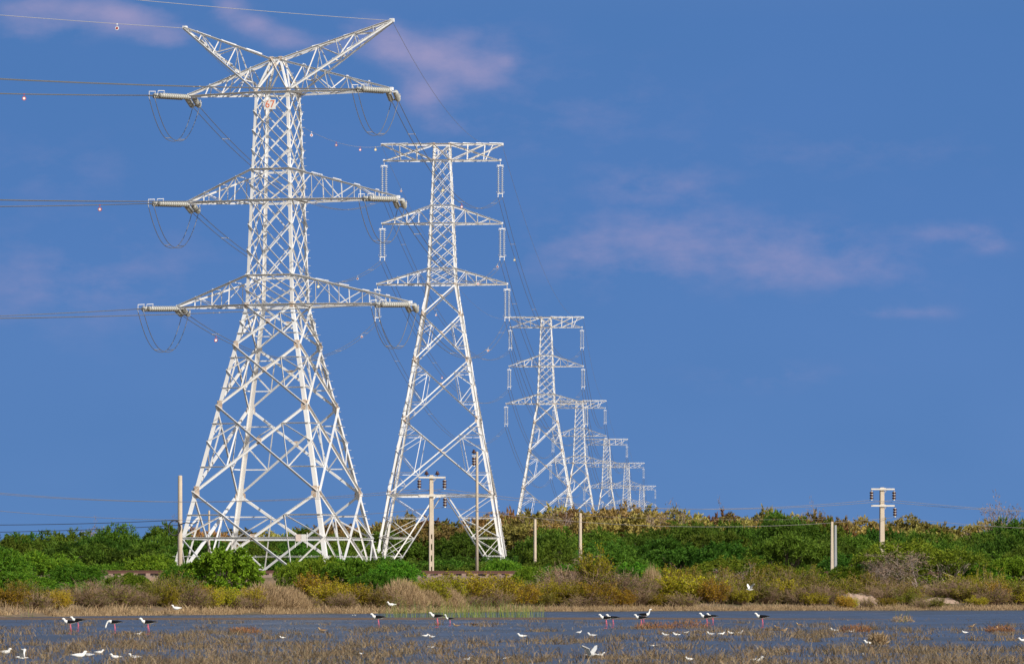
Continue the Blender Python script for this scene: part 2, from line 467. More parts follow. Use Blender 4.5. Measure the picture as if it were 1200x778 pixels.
# ------------------------------------------------------------------ lattice pylons
Z3 = V((0, 0, 1))
class Lattice:
    def __init__(s, levels, half, seed):
        s.z = levels; s.h = half; s.rng = random.Random(seed)
    def half(s, z): return float(np.interp(z, s.z, s.h))
    def c(s, k, z):
        h = s.half(z)
        sx_, sy_ = ((-1, -1), (1, -1), (1, 1), (-1, 1))[k % 4]
        return V((sx_ * h, sy_ * h, z))
    def mem(s, mb, a, b, n, wd):
        a = V(a); b = V(b); d = (b - a)
        if d.length < .05: return
        d.normalize()
        u = n.cross(d).normalized()
        if u.z > 0 or (abs(u.z) < 1e-3 and s.rng.random() < .5 and abs(d.z) > .9): u = -u
        vv_ = d.cross(u).normalized()
        if vv_.dot(n) < 0: vv_ = -vv_
        off = vv_ * s.rng.uniform(.012, .045)
        mb.L(a + off, b + off, wd, u, vv_)
    def legs(s, root, zs, wds, m):
        for k in range(4):
            mb = MB()
            for (z0, z1), wd in zip(zip(zs[:-1], zs[1:]), wds):
                p0 = s.c(k, z0); p1 = s.c(k, z1)
                e1 = (s.c(k + 1, z0) - p0).normalized(); e2 = (s.c(k + 3, z0) - p0).normalized()
                mb.L(p0, p1, wd, e1, e2)
                # bolted splice plates
                for e, f_ in ((e1, e2), (e2, e1)):
                    q = p1.lerp(p0, .03)
                    mb.box(q + e * wd * .55 - f_ * .02, e * wd * .75, f_ * .008, Z3 * wd * .8)
            if k == 2:
                zz = 3.0
                while zz < zs[-1]:
                    p = s.c(k, zz); mb.tube([p, p + V((.18, 0, 0))], .012, 4); zz += .45
            mb.build('leg', m, root)
    def face(s, k, z): return s.c(k, z), s.c(k + 1, z)
    def normal(s, k): return (V((0, -1, 0)), V((1, 0, 0)), V((0, 1, 0)), V((-1, 0, 0)))[k % 4]
    def xpanel(s, mb, k, zt, zb, wd, wr, red=True, belt=False):
        n = s.normal(k)
        tl, tr = s.face(k, zt); bl, br = s.face(k, zb)
        s.mem(mb, tl, br, n, wd); s.mem(mb, tr, bl, n, wd)
        ht, hb = (tr - tl).length, (br - bl).length
        f = ht / (ht + hb)
        C_ = tl.lerp(br, f)
        dg = (tr - tl).normalized()
        mb.cur = 1
        for q in (C_, tl.lerp(C_, .06), tr.lerp(C_, .06), bl.lerp(C_, .05), br.lerp(C_, .05)):
            mb.box(q + n * s.rng.uniform(.05, .06), dg * (wd * 1.05), n * .006, Z3 * (wd * 1.25))
        mb.cur = 0
        if belt:
            a, b = s.face(k, C_.z); s.mem(mb, a, b, n, wd * .9)
        if red:
            for side, T, B in ((k, tl, bl), (k + 1, tr, br)):
                m1 = T.lerp(C_, .5); m2 = B.lerp(C_, .5)
                l1 = s.c(side, m1.z); l0 = s.c(side, C_.z); l2 = s.c(side, m2.z)
                for a, b in ((m1, l1), (m2, l2), (m1, l0), (m2, l0), (m1, m2)):
                    s.mem(mb, a, b, n, wr)
                if red == 2:
                    q2 = B.lerp(C_, .25); r2 = s.c(side, q2.z); s.mem(mb, q2, r2, n, wr * .9); s.mem(mb, q2, l2, n, wr * .9)
                    q1 = T.lerp(C_, .25); r1 = s.c(side, q1.z); s.mem(mb, q1, r1, n, wr * .9); s.mem(mb, q1, l1, n, wr * .9)
    def weave(s, mb, k, zt, zb, N, wd):
        """double-lattice: every diagonal spans two panels"""
        n = s.normal(k)
        zz = [zt + (zb - zt) * i / N for i in range(N + 1)]
        for i in range(N - 1):
            s.mem(mb, s.c(k, zz[i]), s.c(k + 1, zz[i + 2]), n, wd)
            s.mem(mb, s.c(k + 1, zz[i]), s.c(k, zz[i + 2]), n, wd)
        mt = s.c(k, zt).lerp(s.c(k + 1, zt), .5); mbm = s.c(k, zb).lerp(s.c(k + 1, zb), .5)
        for a in (k, k + 1):
            s.mem(mb, mt, s.c(a, zz[1]), n, wd); s.mem(mb, mbm, s.c(a, zz[-2]), n, wd)
    def ring(s, mb, k, z, wd):
        a, b = s.face(k, z); s.mem(mb, a, b, s.normal(k), wd)
    def arm(s, root, sg, zb, zt, tipx, n, wc, wb, name='crossarm', tipz=None, t0=None):
        """tapering truss arm along local x; chords meet at the tip"""
        mb = MB(); tipz = zb if tipz is None else tipz
        kf, kb = (0, 3) if sg < 0 else (1, 2)
        ends = []
        for kk, yo in ((kf, -1), (kb, 1)):
            nn = V((0, yo, 0))
            b0 = s.c(kk, zb); tt0 = t0(kk) if t0 else s.c(kk, zt)
            tip = V((sg * tipx, yo * .10, tipz)); tipt = tip + V((0, 0, .10))
            s.mem(mb, b0, tip, nn, wc); s.mem(mb, tt0, tipt, nn, wc)
            up = False
            for i in range(1, n):
                f = i / n
                pb, pt = b0.lerp(tip, f), tt0.lerp(tipt, f)
                s.mem(mb, pb, pt, nn, wb)
                pf = (i - 1) / n
                s.mem(mb, b0.lerp(tip, pf) if i % 2 else b0.lerp(tip, f), tt0.lerp(tipt, f) if i % 2 else tt0.lerp(tipt, pf), nn, wb)
            ends.append((b0, tip, tt0, tipt))
        (b0, ti, q0, qt), (b1, tj, q1, qu) = ends
        for i in range(n):
            f0, f1 = i / n, (i + 1) / n
            a, b = (b0.lerp(ti, f0), b1.lerp(tj, f1)) if i % 2 else (b1.lerp(tj, f0), b0.lerp(ti, f1))
            s.mem(mb, a, b, V((0, 0, -1)), wb)
            if i: s.mem(mb, b0.lerp(ti, f0), b1.lerp(tj, f0), V((0, 0, -1)), wb); s.mem(mb, q0.lerp(qt, f0), q1.lerp(qu, f0), Z3, wb)
        mb.box((sg * (tipx + .02), 0, tipz + .02), (.09, 0, 0), (0, .14, 0), (0, 0, .09))
        return mb.build(name, M['steel'], root)

def string_mesh(length, ndisc, axis, r=.14):
    """cap and pin disc string hanging along axis from the origin"""
    mb = MB(); a = V(axis).normalized()
    pts = []; rs = []
    step = length / ndisc
    for i in range(ndisc):
        b = i * step
        for dz, rad in ((0, .03), (.22, .035), (.45, .045), (.50, r * .96), (.58, r), (.66, r * .45), (.72, .03)):
            pts.append(a * (b + dz * step)); rs.append(rad)
    mb.tube(pts, rs, 12)
    return mb
def fit_mesh(items):
    mb = MB()
    for kind, *q in items:
        if kind == 't': mb.tube(*q)
        else: mb.box(*q)
    return mb

def suspension_string(root, at):
    """pair of vertical disc strings under an arm tip; returns drop to the conductor"""
    s = thing_part('insulator_string', root, at)
    for dx in (-.19, .19):
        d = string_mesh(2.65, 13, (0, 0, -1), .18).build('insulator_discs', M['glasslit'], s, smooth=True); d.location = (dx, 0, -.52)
    fit_mesh([('t', [(0, 0, .02), (0, 0, -.40)], .03, 6), ('b', (0, 0, -.44), (.27, 0, 0), (0, .02, 0), (0, 0, .06)),
              ('t', [(-.30, 0, -.36), (-.34, 0, -.62), (-.19, 0, -.68)], .02, 5), ('t', [(.30, 0, -.36), (.34, 0, -.62), (.19, 0, -.68)], .02, 5)]).build('upper_yoke', M['steel'], s)
    fit_mesh([('b', (0, 0, -3.23), (.27, 0, 0), (0, .02, 0), (0, 0, .06)), ('t', [(-.22, 0, -3.25), (-.22, 0, -3.55)], .035, 6), ('t', [(.22, 0, -3.25), (.22, 0, -3.55)], .035, 6),
              ('t', [(-.36, 0, -3.02), (-.40, 0, -3.2), (.40, 0, -3.2), (.36, 0, -3.02)], .02, 5),
              ('b', (-.22, 0, -3.57), (.04, 0, 0), (0, .16, 0), (0, 0, .05)), ('b', (.22, 0, -3.57), (.04, 0, 0), (0, .16, 0), (0, 0, .05))]).build('lower_yoke', M['steel'], s)
    return s
def thing_part(name, root, at, mesh=None):
    o_ = bpy.data.objects.new(name, mesh); o_.location = at; link(o_, root)
    KIDS.setdefault(root.name, []).append(o_)
    return o_

# ---- suspension pylon (the second one, then copied down the line)
PYL = ['number 67 pylon', 'second pylon', 'third pylon', 'fourth pylon', 'fifth pylon', 'sixth pylon', 'seventh pylon']
B2 = .2
def zz2(y): return CAMH + (HZ - y) * 480 / F - B2
T2D = 480
t2 = thing('lattice_pylon', (P(518.2, 0, T2D).x, T2D, B2), 'tall white lattice pylon standing second from left, with level top beam and hanging insulators', 'pylon',
           'suspension pylons receding along the line', rz=-.03)
zA = [zz2(169), zz2(188), zz2(241), zz2(262), zz2(315), zz2(333)]
lv = [0, 10.3, 17.8, zA[5], zA[3], zA[1], zA[0] + .3]
hv = [6.95, 5.18, 3.76, 1.42, 1.16, .84, .80]
lt = Lattice(lv, hv, 2)
levels2 = [zA[5], zz2(368.6), zz2(422.5), 17.8, 10.3, 0]
lt.legs(t2, [0, 5, 10.3, 17.8, zz2(422.5), zA[5], zA[3], zA[0]], [.23, .23, .22, .21, .19, .15, .13], M['steel'])
for k in range(4):
    mb = MB(); n = lt.normal(k)
    for i in range(4):
        lt.xpanel(mb, k, levels2[i], levels2[i + 1], .115, .062, red=(2 if i >= 2 else (1 if i else 0)))
    # belt, and the open base: two raking members from belt centre down to the feet
    lt.ring(mb, k, 10.3, .14)
    a, b = lt.face(k, 10.3); mid = a.lerp(b, .5)
    for side, e in ((k, a), (k + 1, b)):
        foot = lt.c(side, .2); top = mid.lerp(e, .08)
        lt.mem(mb, top, foot, n, .12)
        pv = None
        for j, f in enumerate((.22, .42, .6, .76)):
            q = top.lerp(foot, f); lg = lt.c(side, q.z)
            lt.mem(mb, q, lg, n, .08 if j == 1 else .06)
            up = lt.c(side, 10.3) if pv is None else pv[1]
            lt.mem(mb, q, up, n, .06)
            if pv is not None: lt.mem(mb, pv[0], lg, n, .055)
            pv = (q, lg)
    # hip bracing inside the belt
    lt.mem(mb, mid, lt.face(k + 1, 10.3)[0].lerp(lt.face(k + 1, 10.3)[1], .5), V((0, 0, -1)), .10)
    lt.ring(mb, k, zA[5], .12); lt.ring(mb, k, zA[4], .11); lt.ring(mb, k, zA[3], .12); lt.ring(mb, k, zA[2], .11); lt.ring(mb, k, zA[1], .12); lt.ring(mb, k, zA[0], .12)
    lt.weave(mb, k, zA[4], zA[5], 2, .065); lt.weave(mb, k, zA[3], zA[4], 4, .065); lt.weave(mb, k, zA[2], zA[3], 2, .065); lt.weave(mb, k, zA[1], zA[2], 4, .06)
    lt.xpanel(mb, k, zA[0], zA[1], .09, .06, red=1)
    mb.build('bracing', [M['steel'], M['stained']], t2)
ATT2 = {}
for sg, sd_ in ((-1, 'left'), (1, 'right')):
    # top beam: level upper chord carries the earth wire, lower chord the conductor
    mb = MB(); kf, kb = (0, 3) if sg < 0 else (1, 2)
    E = []
    for kk, yo in ((kf, -1), (kb, 1)):
        nn = V((0, yo, 0)); u0, l0 = lt.c(kk, zA[0]), lt.c(kk, zA[1])
        ut, lo = V((sg * 6.05, yo * .12, zA[0])), V((sg * 5.82, yo * .1, zA[1]))
        lt.mem(mb, u0, ut, nn, .11); lt.mem(mb, l0, lo, nn, .11)
        lt.mem(mb, u0, l0.lerp(lo, .98), nn, .10)
        lt.mem(mb, l0, u0.lerp(ut, .66), nn, .10); lt.mem(mb, ut, l0.lerp(lo, .34), nn, .10)
        for f in (.33, .66): lt.mem(mb, u0.lerp(ut, f), l0.lerp(lo, f), nn, .08)
        lt.mem(mb, u0.lerp(ut, .82), l0.lerp(lo, .70), nn, .06)
        E.append((u0, ut, l0, lo))
    for i in range(4):
        for q in (0, 2):
            a0, a1, b0, b1 = E[0][q], E[0][q + 1], E[1][q], E[1][q + 1]
            lt.mem(mb, a0.lerp(a1, i / 4), b0.lerp(b1, (i + 1) / 4), V((0, 0, 1 if q == 0 else -1)), .07)
            lt.mem(mb, a0.lerp(a1, (i + 1) / 4), b0.lerp(b1, (i + 1) / 4), V((0, 0, 1 if q == 0 else -1)), .07)
    mb.box((sg * 6.05, 0, zA[0] - .05), (.1, 0, 0), (0, .14, 0), (0, 0, .12))
    mb.box((sg * 5.83, 0, zA[1]), (.1, 0, 0), (0, .14, 0), (0, 0, .1))
    mb.build('crossarm', M['steel'], t2)
    lt.arm(t2, sg, zA[3], zA[2], 6.0, 4, .11, .058)
    lt.arm(t2, sg, zA[5], zA[4], 6.5, 5, .11, .058)
    for nm, tx, tz in (('upper', 5.82, zA[1]), ('middle', 6.0, zA[3]), ('lower', 6.5, zA[5])):
        suspension_string(t2, V((sg * tx, 0, tz - .1)))
        ATT2[(sd_, nm)] = V((sg * tx, 0, tz - .1 - 3.62))
    ATT2[(sd_, 'earth')] = V((sg * 6.05, 0, zA[0] - .2))
pyl = [None, t2]
pos = [(None), (t2.location, 1.0)]
for i, (x, d, ytop, sc_) in enumerate([(640, 778, 371, 1.0), (679, 1010, 469, .93), (711, 1300, 514, .94), (734.5, 1609, 542, .97), (752, 2050, 569, 1.0)]):
    c = copy_tree(t2)
    top = P(x, ytop, d)
    c.location = (top.x, d, top.z - (zA[0] + .1) * sc_)
    c.scale = (sc_,) * 3
    c['label'] = ['white lattice pylon with three crossarms rising third along the line, right of the second pylon',
                  'fourth lattice pylon of the receding line, upper body showing just behind the third pylon',
                  'fifth lattice pylon along the receding line, between the fourth and sixth pylons',
                  'small distant sixth lattice pylon just left of the farthest one',
                  'farthest and smallest lattice pylon at the right end of the receding line'][i]
    pyl.append(c)
bpy.context.view_layer.update()
def att(i, key):
    """world point where a wire meets pylon i (0 is the number 67 pylon)"""
    if i == 0: return ATT1[key]
    o_ = pyl[i]
    return Matrix.LocRotScale(o_.location, o_.rotation_euler, o_.scale) @ ATT2[key]

# ---- the near angle pylon
D1 = 281.0; B1 = .45
ROT1 = -R(16.8)
T1X = P(325.5, 0, D1).x
def z1(y): return CAMH + (HZ - y) * D1 / F - B1
t1 = thing('lattice_pylon', (T1X, D1, B1), 'large white lattice pylon nearest the water, with V-shaped peaks and orange number 67 plate', 'pylon', rz=ROT1)
zz = dict(apex=z1(68), a1=z1(109), a2t=z1(199), a2=z1(235), a3t=z1(323), a3=z1(357.5))
L1 = [0, zz['a3'], zz['a2'], zz['a1'], zz['apex']]
H1 = [5.15, 1.47, 1.27, 1.04, .28]
l1 = Lattice(L1, H1, 4)
lev1 = [zz['a3'], z1(405), z1(476), z1(577), .1]
l1.legs(t1, [0, lev1[3], lev1[2], lev1[1], lev1[0], zz['a2'], zz['a1'], zz['apex']], [.25, .24, .23, .21, .18, .16, .12], M['steel'])
for k in range(4):
    mb = MB(); n = l1.normal(k)
    l1.xpanel(mb, k, lev1[0], lev1[1], .115, .065, red=1)
    l1.xpanel(mb, k, lev1[1], lev1[2], .125, .07, red=1)
    l1.xpanel(mb, k, lev1[2], lev1[3], .135, .07, red=1)
    l1.xpanel(mb, k, lev1[3], lev1[4], .14, .08, red=1, belt=True)
    for z, wd in ((zz['a3'], .16), (zz['a3t'], .12), (zz['a2'], .15), (zz['a2t'], .12), (zz['a1'], .15), (zz['apex'], .1)):
        l1.ring(mb, k, z, wd)
    l1.weave(mb, k, zz['a3t'], zz['a3'], 2, .062); l1.weave(mb, k, zz['a2'], zz['a3t'], 3, .062)
    l1.weave(mb, k, zz['a2t'], zz['a2'], 2, .062); l1.weave(mb, k, zz['a1'], zz['a2t'], 4, .062)
    l1.xpanel(mb, k, zz['apex'] - .05, zz['a1'], .10, .06, red=0)
    mb.build('bracing', [M['steel'], M['stained']], t1)
# anti-climbing belt of barbed wire round the legs
mb = MB()
for j, zc in enumerate((2.55,)):
    for k in range(4):
        a, b = l1.face(k, zc); n = l1.normal(k); e = (b - a).normalized()
        a2, b2 = a - e * .15 + n * .15, b + e * .15 + n * .15
        mb.tube([a2, b2], .010, 4)
        for q in range(14):
            p = a2.lerp(b2, (q + .5) / 14); mb.tube([p - Z3 * .06 + n * .03, p + Z3 * .06 - n * .03], .006, 3)
mb.build('anticlimb_guard', M['steel'], t1)
ARM1 = {}
def apex_pt(kk):
    return l1.c(kk, zz['apex'] - .12)
for sg, sd_, tips in ((-1, 'left', (5.5, 5.55, 6.2, 5.8)), (1, 'right', (7.0, 7.4, 8.15, 7.05))):
    l1.arm(t1, sg, zz['a1'], None, tips[0], 5 if sg > 0 else 4, .11, .05, t0=apex_pt)
    l1.arm(t1, sg, zz['a2'], zz['a2t'], tips[1], 5 if sg > 0 else 4, .105, .05)
    l1.arm(t1, sg, zz['a3'], zz['a3t'], tips[2], 5 if sg > 0 else 4, .11, .05)
    ARM1[(sd_, 'upper')] = V((sg * tips[0], 0, zz['a1'])); ARM1[(sd_, 'middle')] = V((sg * tips[1], 0, zz['a2'])); ARM1[(sd_, 'lower')] = V((sg * tips[2], 0, zz['a3']))
    # earth-wire peak: upper chord from the apex, lower chord from the arm root, both to the raised tip
    tz = CAMH + (HZ - 31.5) * D1 / F - B1 + .1
    mb = MB(); kf, kb = (0, 3) if sg < 0 else (1, 2); E = []
    for kk, yo in ((kf, -1), (kb, 1)):
        nn = V((0, yo, 0)); u0 = l1.c(kk, zz['apex'] - .05); b0 = l1.c(kk, zz['a1'] + .1)
        tip = V((sg * tips[3], yo * .07, tz))
        l1.mem(mb, u0, tip + Z3 * .08, nn, .11); l1.mem(mb, b0, tip, nn, .12)
        N = 6 if sg > 0 else 5
        for i in range(2, N):
            f = i / N; l1.mem(mb, u0.lerp(tip, f), b0.lerp(tip, f), nn, .05)
            pf = (i - 1) / N
            l1.mem(mb, (u0 if i % 2 else b0).lerp(tip, pf), (b0 if i % 2 else u0).lerp(tip, f), nn, .055)
        E.append((u0, b0, tip))
    for i in range(1, 7):
        for q in (0, 1):
            f0, f1 = i / 7, min(1, (i + 1) / 7)
            l1.mem(mb, E[0][q].lerp(E[0][2], f0), E[1][q].lerp(E[1][2], f0), Z3, .07)
            l1.mem(mb, E[i % 2][q].lerp(E[0][2], f0), E[1 - i % 2][q].lerp(E[1][2], f1), Z3, .06)
    mb.box((sg * tips[3], 0, tz + .03), (.12, 0, 0), (0, .12, 0), (0, 0, .1))
    mb.build('earthwire_peak', M['steel'], t1)
    ARM1[(sd_, 'earth')] = V((sg * tips[3], 0, tz))
# plates
def text_mesh(s, size, depth=.004):
    cu = bpy.data.curves.new('lettering', 'FONT'); cu.body = s; cu.size = size; cu.extrude = depth
    cu.align_x = 'CENTER'; cu.align_y = 'CENTER'
    ob = bpy.data.objects.new('lettering', cu); COL.objects.link(ob)
    bpy.context.view_layer.update()
    me = bpy.data.meshes.new_from_object(ob.evaluated_get(bpy.context.evaluated_depsgraph_get()))
    bpy.data.objects.remove(ob)
    return me
mb = MB(); mb.box((0, 0, 0), (.34, 0, 0), (0, .012, 0), (0, 0, .28))
np_ = thing_part('number_plate', t1, V((-.04, -l1.half(z1(125)) - .16, z1(125))), mb.mesh('number_plate', M['plate']))
tm = text_mesh('67', .60); tm.materials.clear(); tm.materials.append(M['orange'])
tx = thing_part('numerals', np_, V((0, -.018, 0)), tm); tx.rotation_euler = (R(90), 0, 0)
for dx, mm in ((-.17, 'pinkplate'), (.17, 'plate')):
    mb = MB(); mb.box((0, 0, 0), (.155, 0, 0), (0, .01, 0), (0, 0, .20))
    q = mb.build('warning_plate', M[mm], t1)
    zc = z1(631); q.location = (3.05 + dx, -l1.half(zc) - .2, zc)
mb = MB()
for dx in (-.36, .36): mb.tube([(0 + dx, 0, -.55), (0 + dx, 0, .3)], .02, 4)
mb.box((0, .02, .05), (.4, 0, 0), (0, .012, 0), (0, 0, .02))
q = mb.build('plate_bracket', M['steel'], t1); q.location = (3.05, -l1.half(z1(631)) - .16, z1(631))

# tension strings of the near pylon: one toward the previous span (off to the left), one toward the second pylon
IN = V((-.55, -.835, -.05)).normalized()
RZ1 = Matrix.Rotation(ROT1, 3, 'Z')
LIVE = {}        # world positions of the live ends
ATT1 = {}
def t1w(p): return RZ1 @ p + t1.location
def tension_string(root, tipl, dw):
    """double horizontal string; dw is the world direction"""
    dl = RZ1.inverted() @ dw
    s = thing_part('insulator_string', root, tipl)
    side = dl.cross(Z3).normalized()
    for q in (-.21, .21):
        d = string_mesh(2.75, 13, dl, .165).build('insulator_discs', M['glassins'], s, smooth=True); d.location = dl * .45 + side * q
    up = side.cross(dl).normalized()
    fit_mesh([('t', [V((0, 0, 0)), dl * .3], .035, 6), ('b', dl * .36, side * .28, dl * .07, up * .02)]).build('upper_yoke', M['steel'], s)
    e = dl * 3.22
    ring = [e - dl * .25 + up * .02 + side * .33, e - dl * .35 + up * .28 + side * .33, e + dl * .25 + up * .26 + side * .33, e + dl * .3 + side * .3, e + dl * .3 - side * .3,
            e + dl * .25 + up * .26 - side * .33, e - dl * .35 + up * .28 - side * .33, e - dl * .25 + up * .02 - side * .33]
    fit_mesh([('b', e + dl * .06, side * .28, dl * .08, up * .03), ('t', [e + dl * .1 + side * .2, e + dl * .5 + side * .2], .045, 6), ('t', [e + dl * .1 - side * .2, e + dl * .5 - side * .2], .045, 6)]).build('lower_yoke', M['fitting'], s)
    fit_mesh([('t', ring, .022, 5)]).build('arcing_horn', M['steel'], s)
    return [t1w(tipl + dl * 3.7 + side * q) for q in (-.2, .2)]

ORDER = [('left', 'upper'), ('left', 'middle'), ('left', 'lower'), ('right', 'upper'), ('right', 'middle'), ('right', 'lower')]
OUT = {}
for key in ORDER:
    tip = ARM1[key] + V((0, 0, -.12))
    wtip = t1w(tip)
    far = att(1, key)
    ho = (far - wtip); ho.z = 0; ho.normalize(); ho.z = -.045; ho.normalize()
    LIVE[key] = tension_string(t1, tip, IN)
    OUT[key] = tension_string(t1, tip + V((.02, 0, 0)), ho)

# ------------------------------------------------------------------ conductors
def para(a, b, sag, n=28):
    return [a.lerp(b, i / n) - Z3 * (4 * sag * (i / n) * (1 - i / n)) for i in range(n + 1)]
WIRES = {}
def twin(a_pair, b_pair, sag, label, group, nsp, rad=.021, parts=True, n=28, key=None):
    p1, p2 = para(a_pair[0], b_pair[0], sag, n), para(a_pair[1], b_pair[1], sag, n)
    if key: WIRES[key] = p1
    if not parts:
        mb = MB(); mb.tube(p1, rad, 4); mb.tube(p2, rad, 4)
        o_ = mb.build('conductor', M['alu']); tag(o_, label, 'power line', group); return
    root = thing('conductor', a_pair[0], label, 'power line', group)
    for p in (p1, p2):
        mb = MB(); mb.tube([q - a_pair[0] for q in p], rad, 5); mb.build('wire', M['alu'], root, smooth=True)
    for j in range(nsp):
        i = int((j + .6) / nsp * n)
        a, b = p1[i] - a_pair[0], p2[i] - a_pair[0]
        if a.length < .5: continue
        mb = MB(); mb.tube([a, b], .018, 5); mb.box(a, (.035, 0, 0), (0, .06, 0), (0, 0, .03)); mb.box(b, (.035, 0, 0), (0, .06, 0), (0, 0, .03))
        mb.build('spacer', M['spacer'], root)
def one(a, b, sag, label, group, rad=.014, m='earth', n=28, key=None, cat='earth wire', name='earth_wire'):
    p = para(a, b, sag, n)
    if key: WIRES[key] = p
    mb = MB(); mb.tube(p, rad, 4)
    o_ = mb.build(name, M[m]); tag(o_, label, cat, group); return o_

GW = 'wires strung between the pylons'
# incoming span: runs off the left edge of the picture toward a pylon out of view
for key in ORDER:
    a = LIVE[key]
    hd = V((IN.x, IN.y, 0)).normalized()
    b = [p + hd * 230 + Z3 * (4.0) for p in a]
    twin(a, b, 5.9, 'twin conductors leaving the %s %s arm of the number 67 pylon toward the left edge' % (key[1], key[0]), GW, 7, n=46, key=('in', *key))
for sd_ in ('left', 'right'):
    a = t1w(ARM1[(sd_, 'earth')]); hd = V((IN.x, IN.y, 0)).normalized()
    one(a, a + hd * 230 + Z3 * 3, 4.2, 'thin earth wire from the %s peak of the number 67 pylon to the left edge' % sd_, GW, n=46, key=('in', sd_, 'earth'))
    ATT1[(sd_, 'earth')] = a
# down the line
SPANW = [199, 298, 232, 290, 309, 441]
for i in range(6):
    sag = [3.2, 7.0, 5.0, 7.0, 7.5, 12][i]
    for key in ORDER:
        if i == 0: a = sorted(OUT[key], key=lambda p: p.x)
        else:
            c = att(i, key); a = [c + V((-.22, 0, 0)), c + V((.22, 0, 0))]
        c = att(i + 1, key); b = [c + V((-.22, 0, 0)), c + V((.22, 0, 0))]
        twin(a, b, sag, 'twin conductors from the %s %s arm of the %s to the %s' % (key[1], key[0], PYL[i], PYL[i + 1]), GW, 5, parts=i < 2, n=30, key=(i, *key), rad=.021 if i < 2 else .028)
    for sd_ in ('left', 'right'):
        one(att(i, (sd_, 'earth')), att(i + 1, (sd_, 'earth')), sag * .7, 'thin earth wire from the %s top of the %s to the %s' % (sd_, PYL[i], PYL[i + 1]), GW, key=(i, sd_, 'earth'))
# jumper loops under the near pylon's arms
for key in ORDER:
    root = thing('jumper_loop', LIVE[key][0], 'slack twin jumper loop hanging under the %s %s arm of the number 67 pylon' % (key[1], key[0]), 'jumper cable', 'jumper loops of the near pylon')
    A = sorted(LIVE[key], key=lambda p: p.x); B = sorted(OUT[key], key=lambda p: p.x)
    ps = []
    for a, b in zip(A, B):
        p = []
        for i in range(25):
            t = i / 24
            s_ = t + .12 * math.sin(2 * math.pi * t) * 0
            q = a.lerp(b, s_) - Z3 * (2.35 * (1 - abs(2 * t - 1) ** 2.3))
            p.append(q)
        ps.append(p)
        mb = MB(); mb.tube([q - LIVE[key][0] for q in p], .021, 5); mb.build('wire', M['alu'], root, smooth=True)
    for i in (9, 16):
        mb = MB(); mb.tube([ps[0][i] - LIVE[key][0], ps[1][i] - LIVE[key][0]], .02, 5); mb.build('spacer', M['spacer'], root)

# red and white bird diverters clipped to the wires
def at_x(key, x):
    p = WIRES[key]
    best = None
    for a, b in zip(p[:-1], p[1:]):
        xa, xb = 600 + F * a.x / a.y, 600 + F * b.x / b.y
        if min(xa, xb) <= x <= max(xa, xb) and a.y > 50:
            return a.lerp(b, (x - xa) / (xb - xa + 1e-9))
    return None
def diverter_mesh(c1, c2):
    mb = MB()
    mb.tube([(0, 0, .02), (0, 0, -.12)], .012, 5)
    mb.box((0, 0, -.02), (.03, 0, 0), (0, .05, 0), (0, 0, .03))
    prof = lambda s: [(V((0, s * .010, -.27)), .0), (V((0, s * .012, -.27)), .13)]
    mb.tube([(0, -.012, -.26), (0, .012, -.26)], [.115, .115], 16)
    mb.cur = 1
    mb.tube([(0, -.02, -.26), (0, .02, -.26)], [.07, .07], 14)
    return mb.mesh('bird_diverter', [c1, c2])
dm = {'rw': diverter_mesh(M['red'], M['white']), 'wr': diverter_mesh(M['white'], M['red']), 'y': diverter_mesh(M['yellow'], M['white'])}
DIV = [(('in', 'left', 'earth'), 137, 'wr', 'on the left earth wire against the pink cloud'),
       (('in', 'left', 'upper'), 28, 'rw', 'below the upper left conductors near the left edge'),
       (('in', 'left', 'middle'), 117, 'rw', 'below the middle left conductors, left of the pylon'),
       ((0, 'left', 'earth'), 365, 'wr', 'just right of the number 67 pylon body, on the earth wire'),
       ((0, 'left', 'earth'), 394, 'rw', 'on the left earth wire, second of the row of four'),
       ((0, 'left', 'earth'), 422, 'rw', 'on the left earth wire, third of the row of four'),
       ((0, 'left', 'earth'), 440, 'y', 'at the upper left corner of the second pylon'),
       ((1, 'left', 'earth'), 470, 'wr', 'beside the top left insulator of the second pylon'),
       ((0, 'right', 'upper'), 519, 'y', 'crossing the upper body of the second pylon'),
       ((0, 'right', 'upper'), 541, 'rw', 'just right of the upper body of the second pylon'),
       ((0, 'left', 'middle'), 373, 'y', 'just right of the number 67 pylon below its middle arm'),
       ((0, 'left', 'middle'), 419, 'wr', 'on the sagging wire left of the second pylon middle insulator'),
       ((0, 'left', 'lower'), 424, 'wr', 'on the sagging wire left of the second pylon lower insulator'),
       ((0, 'left', 'lower'), 253, 'rw', 'below the lower left arm of the number 67 pylon'),
       ((1, 'right', 'upper'), 603, 'y', 'on the wires right of the second pylon upper insulator'),
       ((1, 'left', 'upper'), 511, 'wr', 'hanging inside the waist of the second pylon'),
       ((1, 'left', 'middle'), 518, 'rw', 'hanging behind the lower legs of the second pylon'),
       ((0, 'right', 'middle'), 560, 'wr', 'on the sagging wire right of the second pylon, upper of two'),
       ((0, 'right', 'middle'), 583, 'wr', 'close below the lower right insulator of the second pylon'),
       ((0, 'right', 'lower'), 572, 'wr', 'on the lowest sagging wire right of the second pylon')]
for key, x, c, tl in DIV:
    p = at_x(key, x)
    if p is None: print('no diverter', key, x); continue
    o_ = bpy.data.objects.new('bird_diverter', dm[c]); o_.location = p; o_.rotation_euler = (0, 0, .3 * math.sin(x)); link(o_)
    tag(o_, '%s disc %s' % ({'rw': 'red rimmed', 'wr': 'white rimmed', 'y': 'yellow'}[c], tl), 'bird diverter', 'bird diverters on the wires')

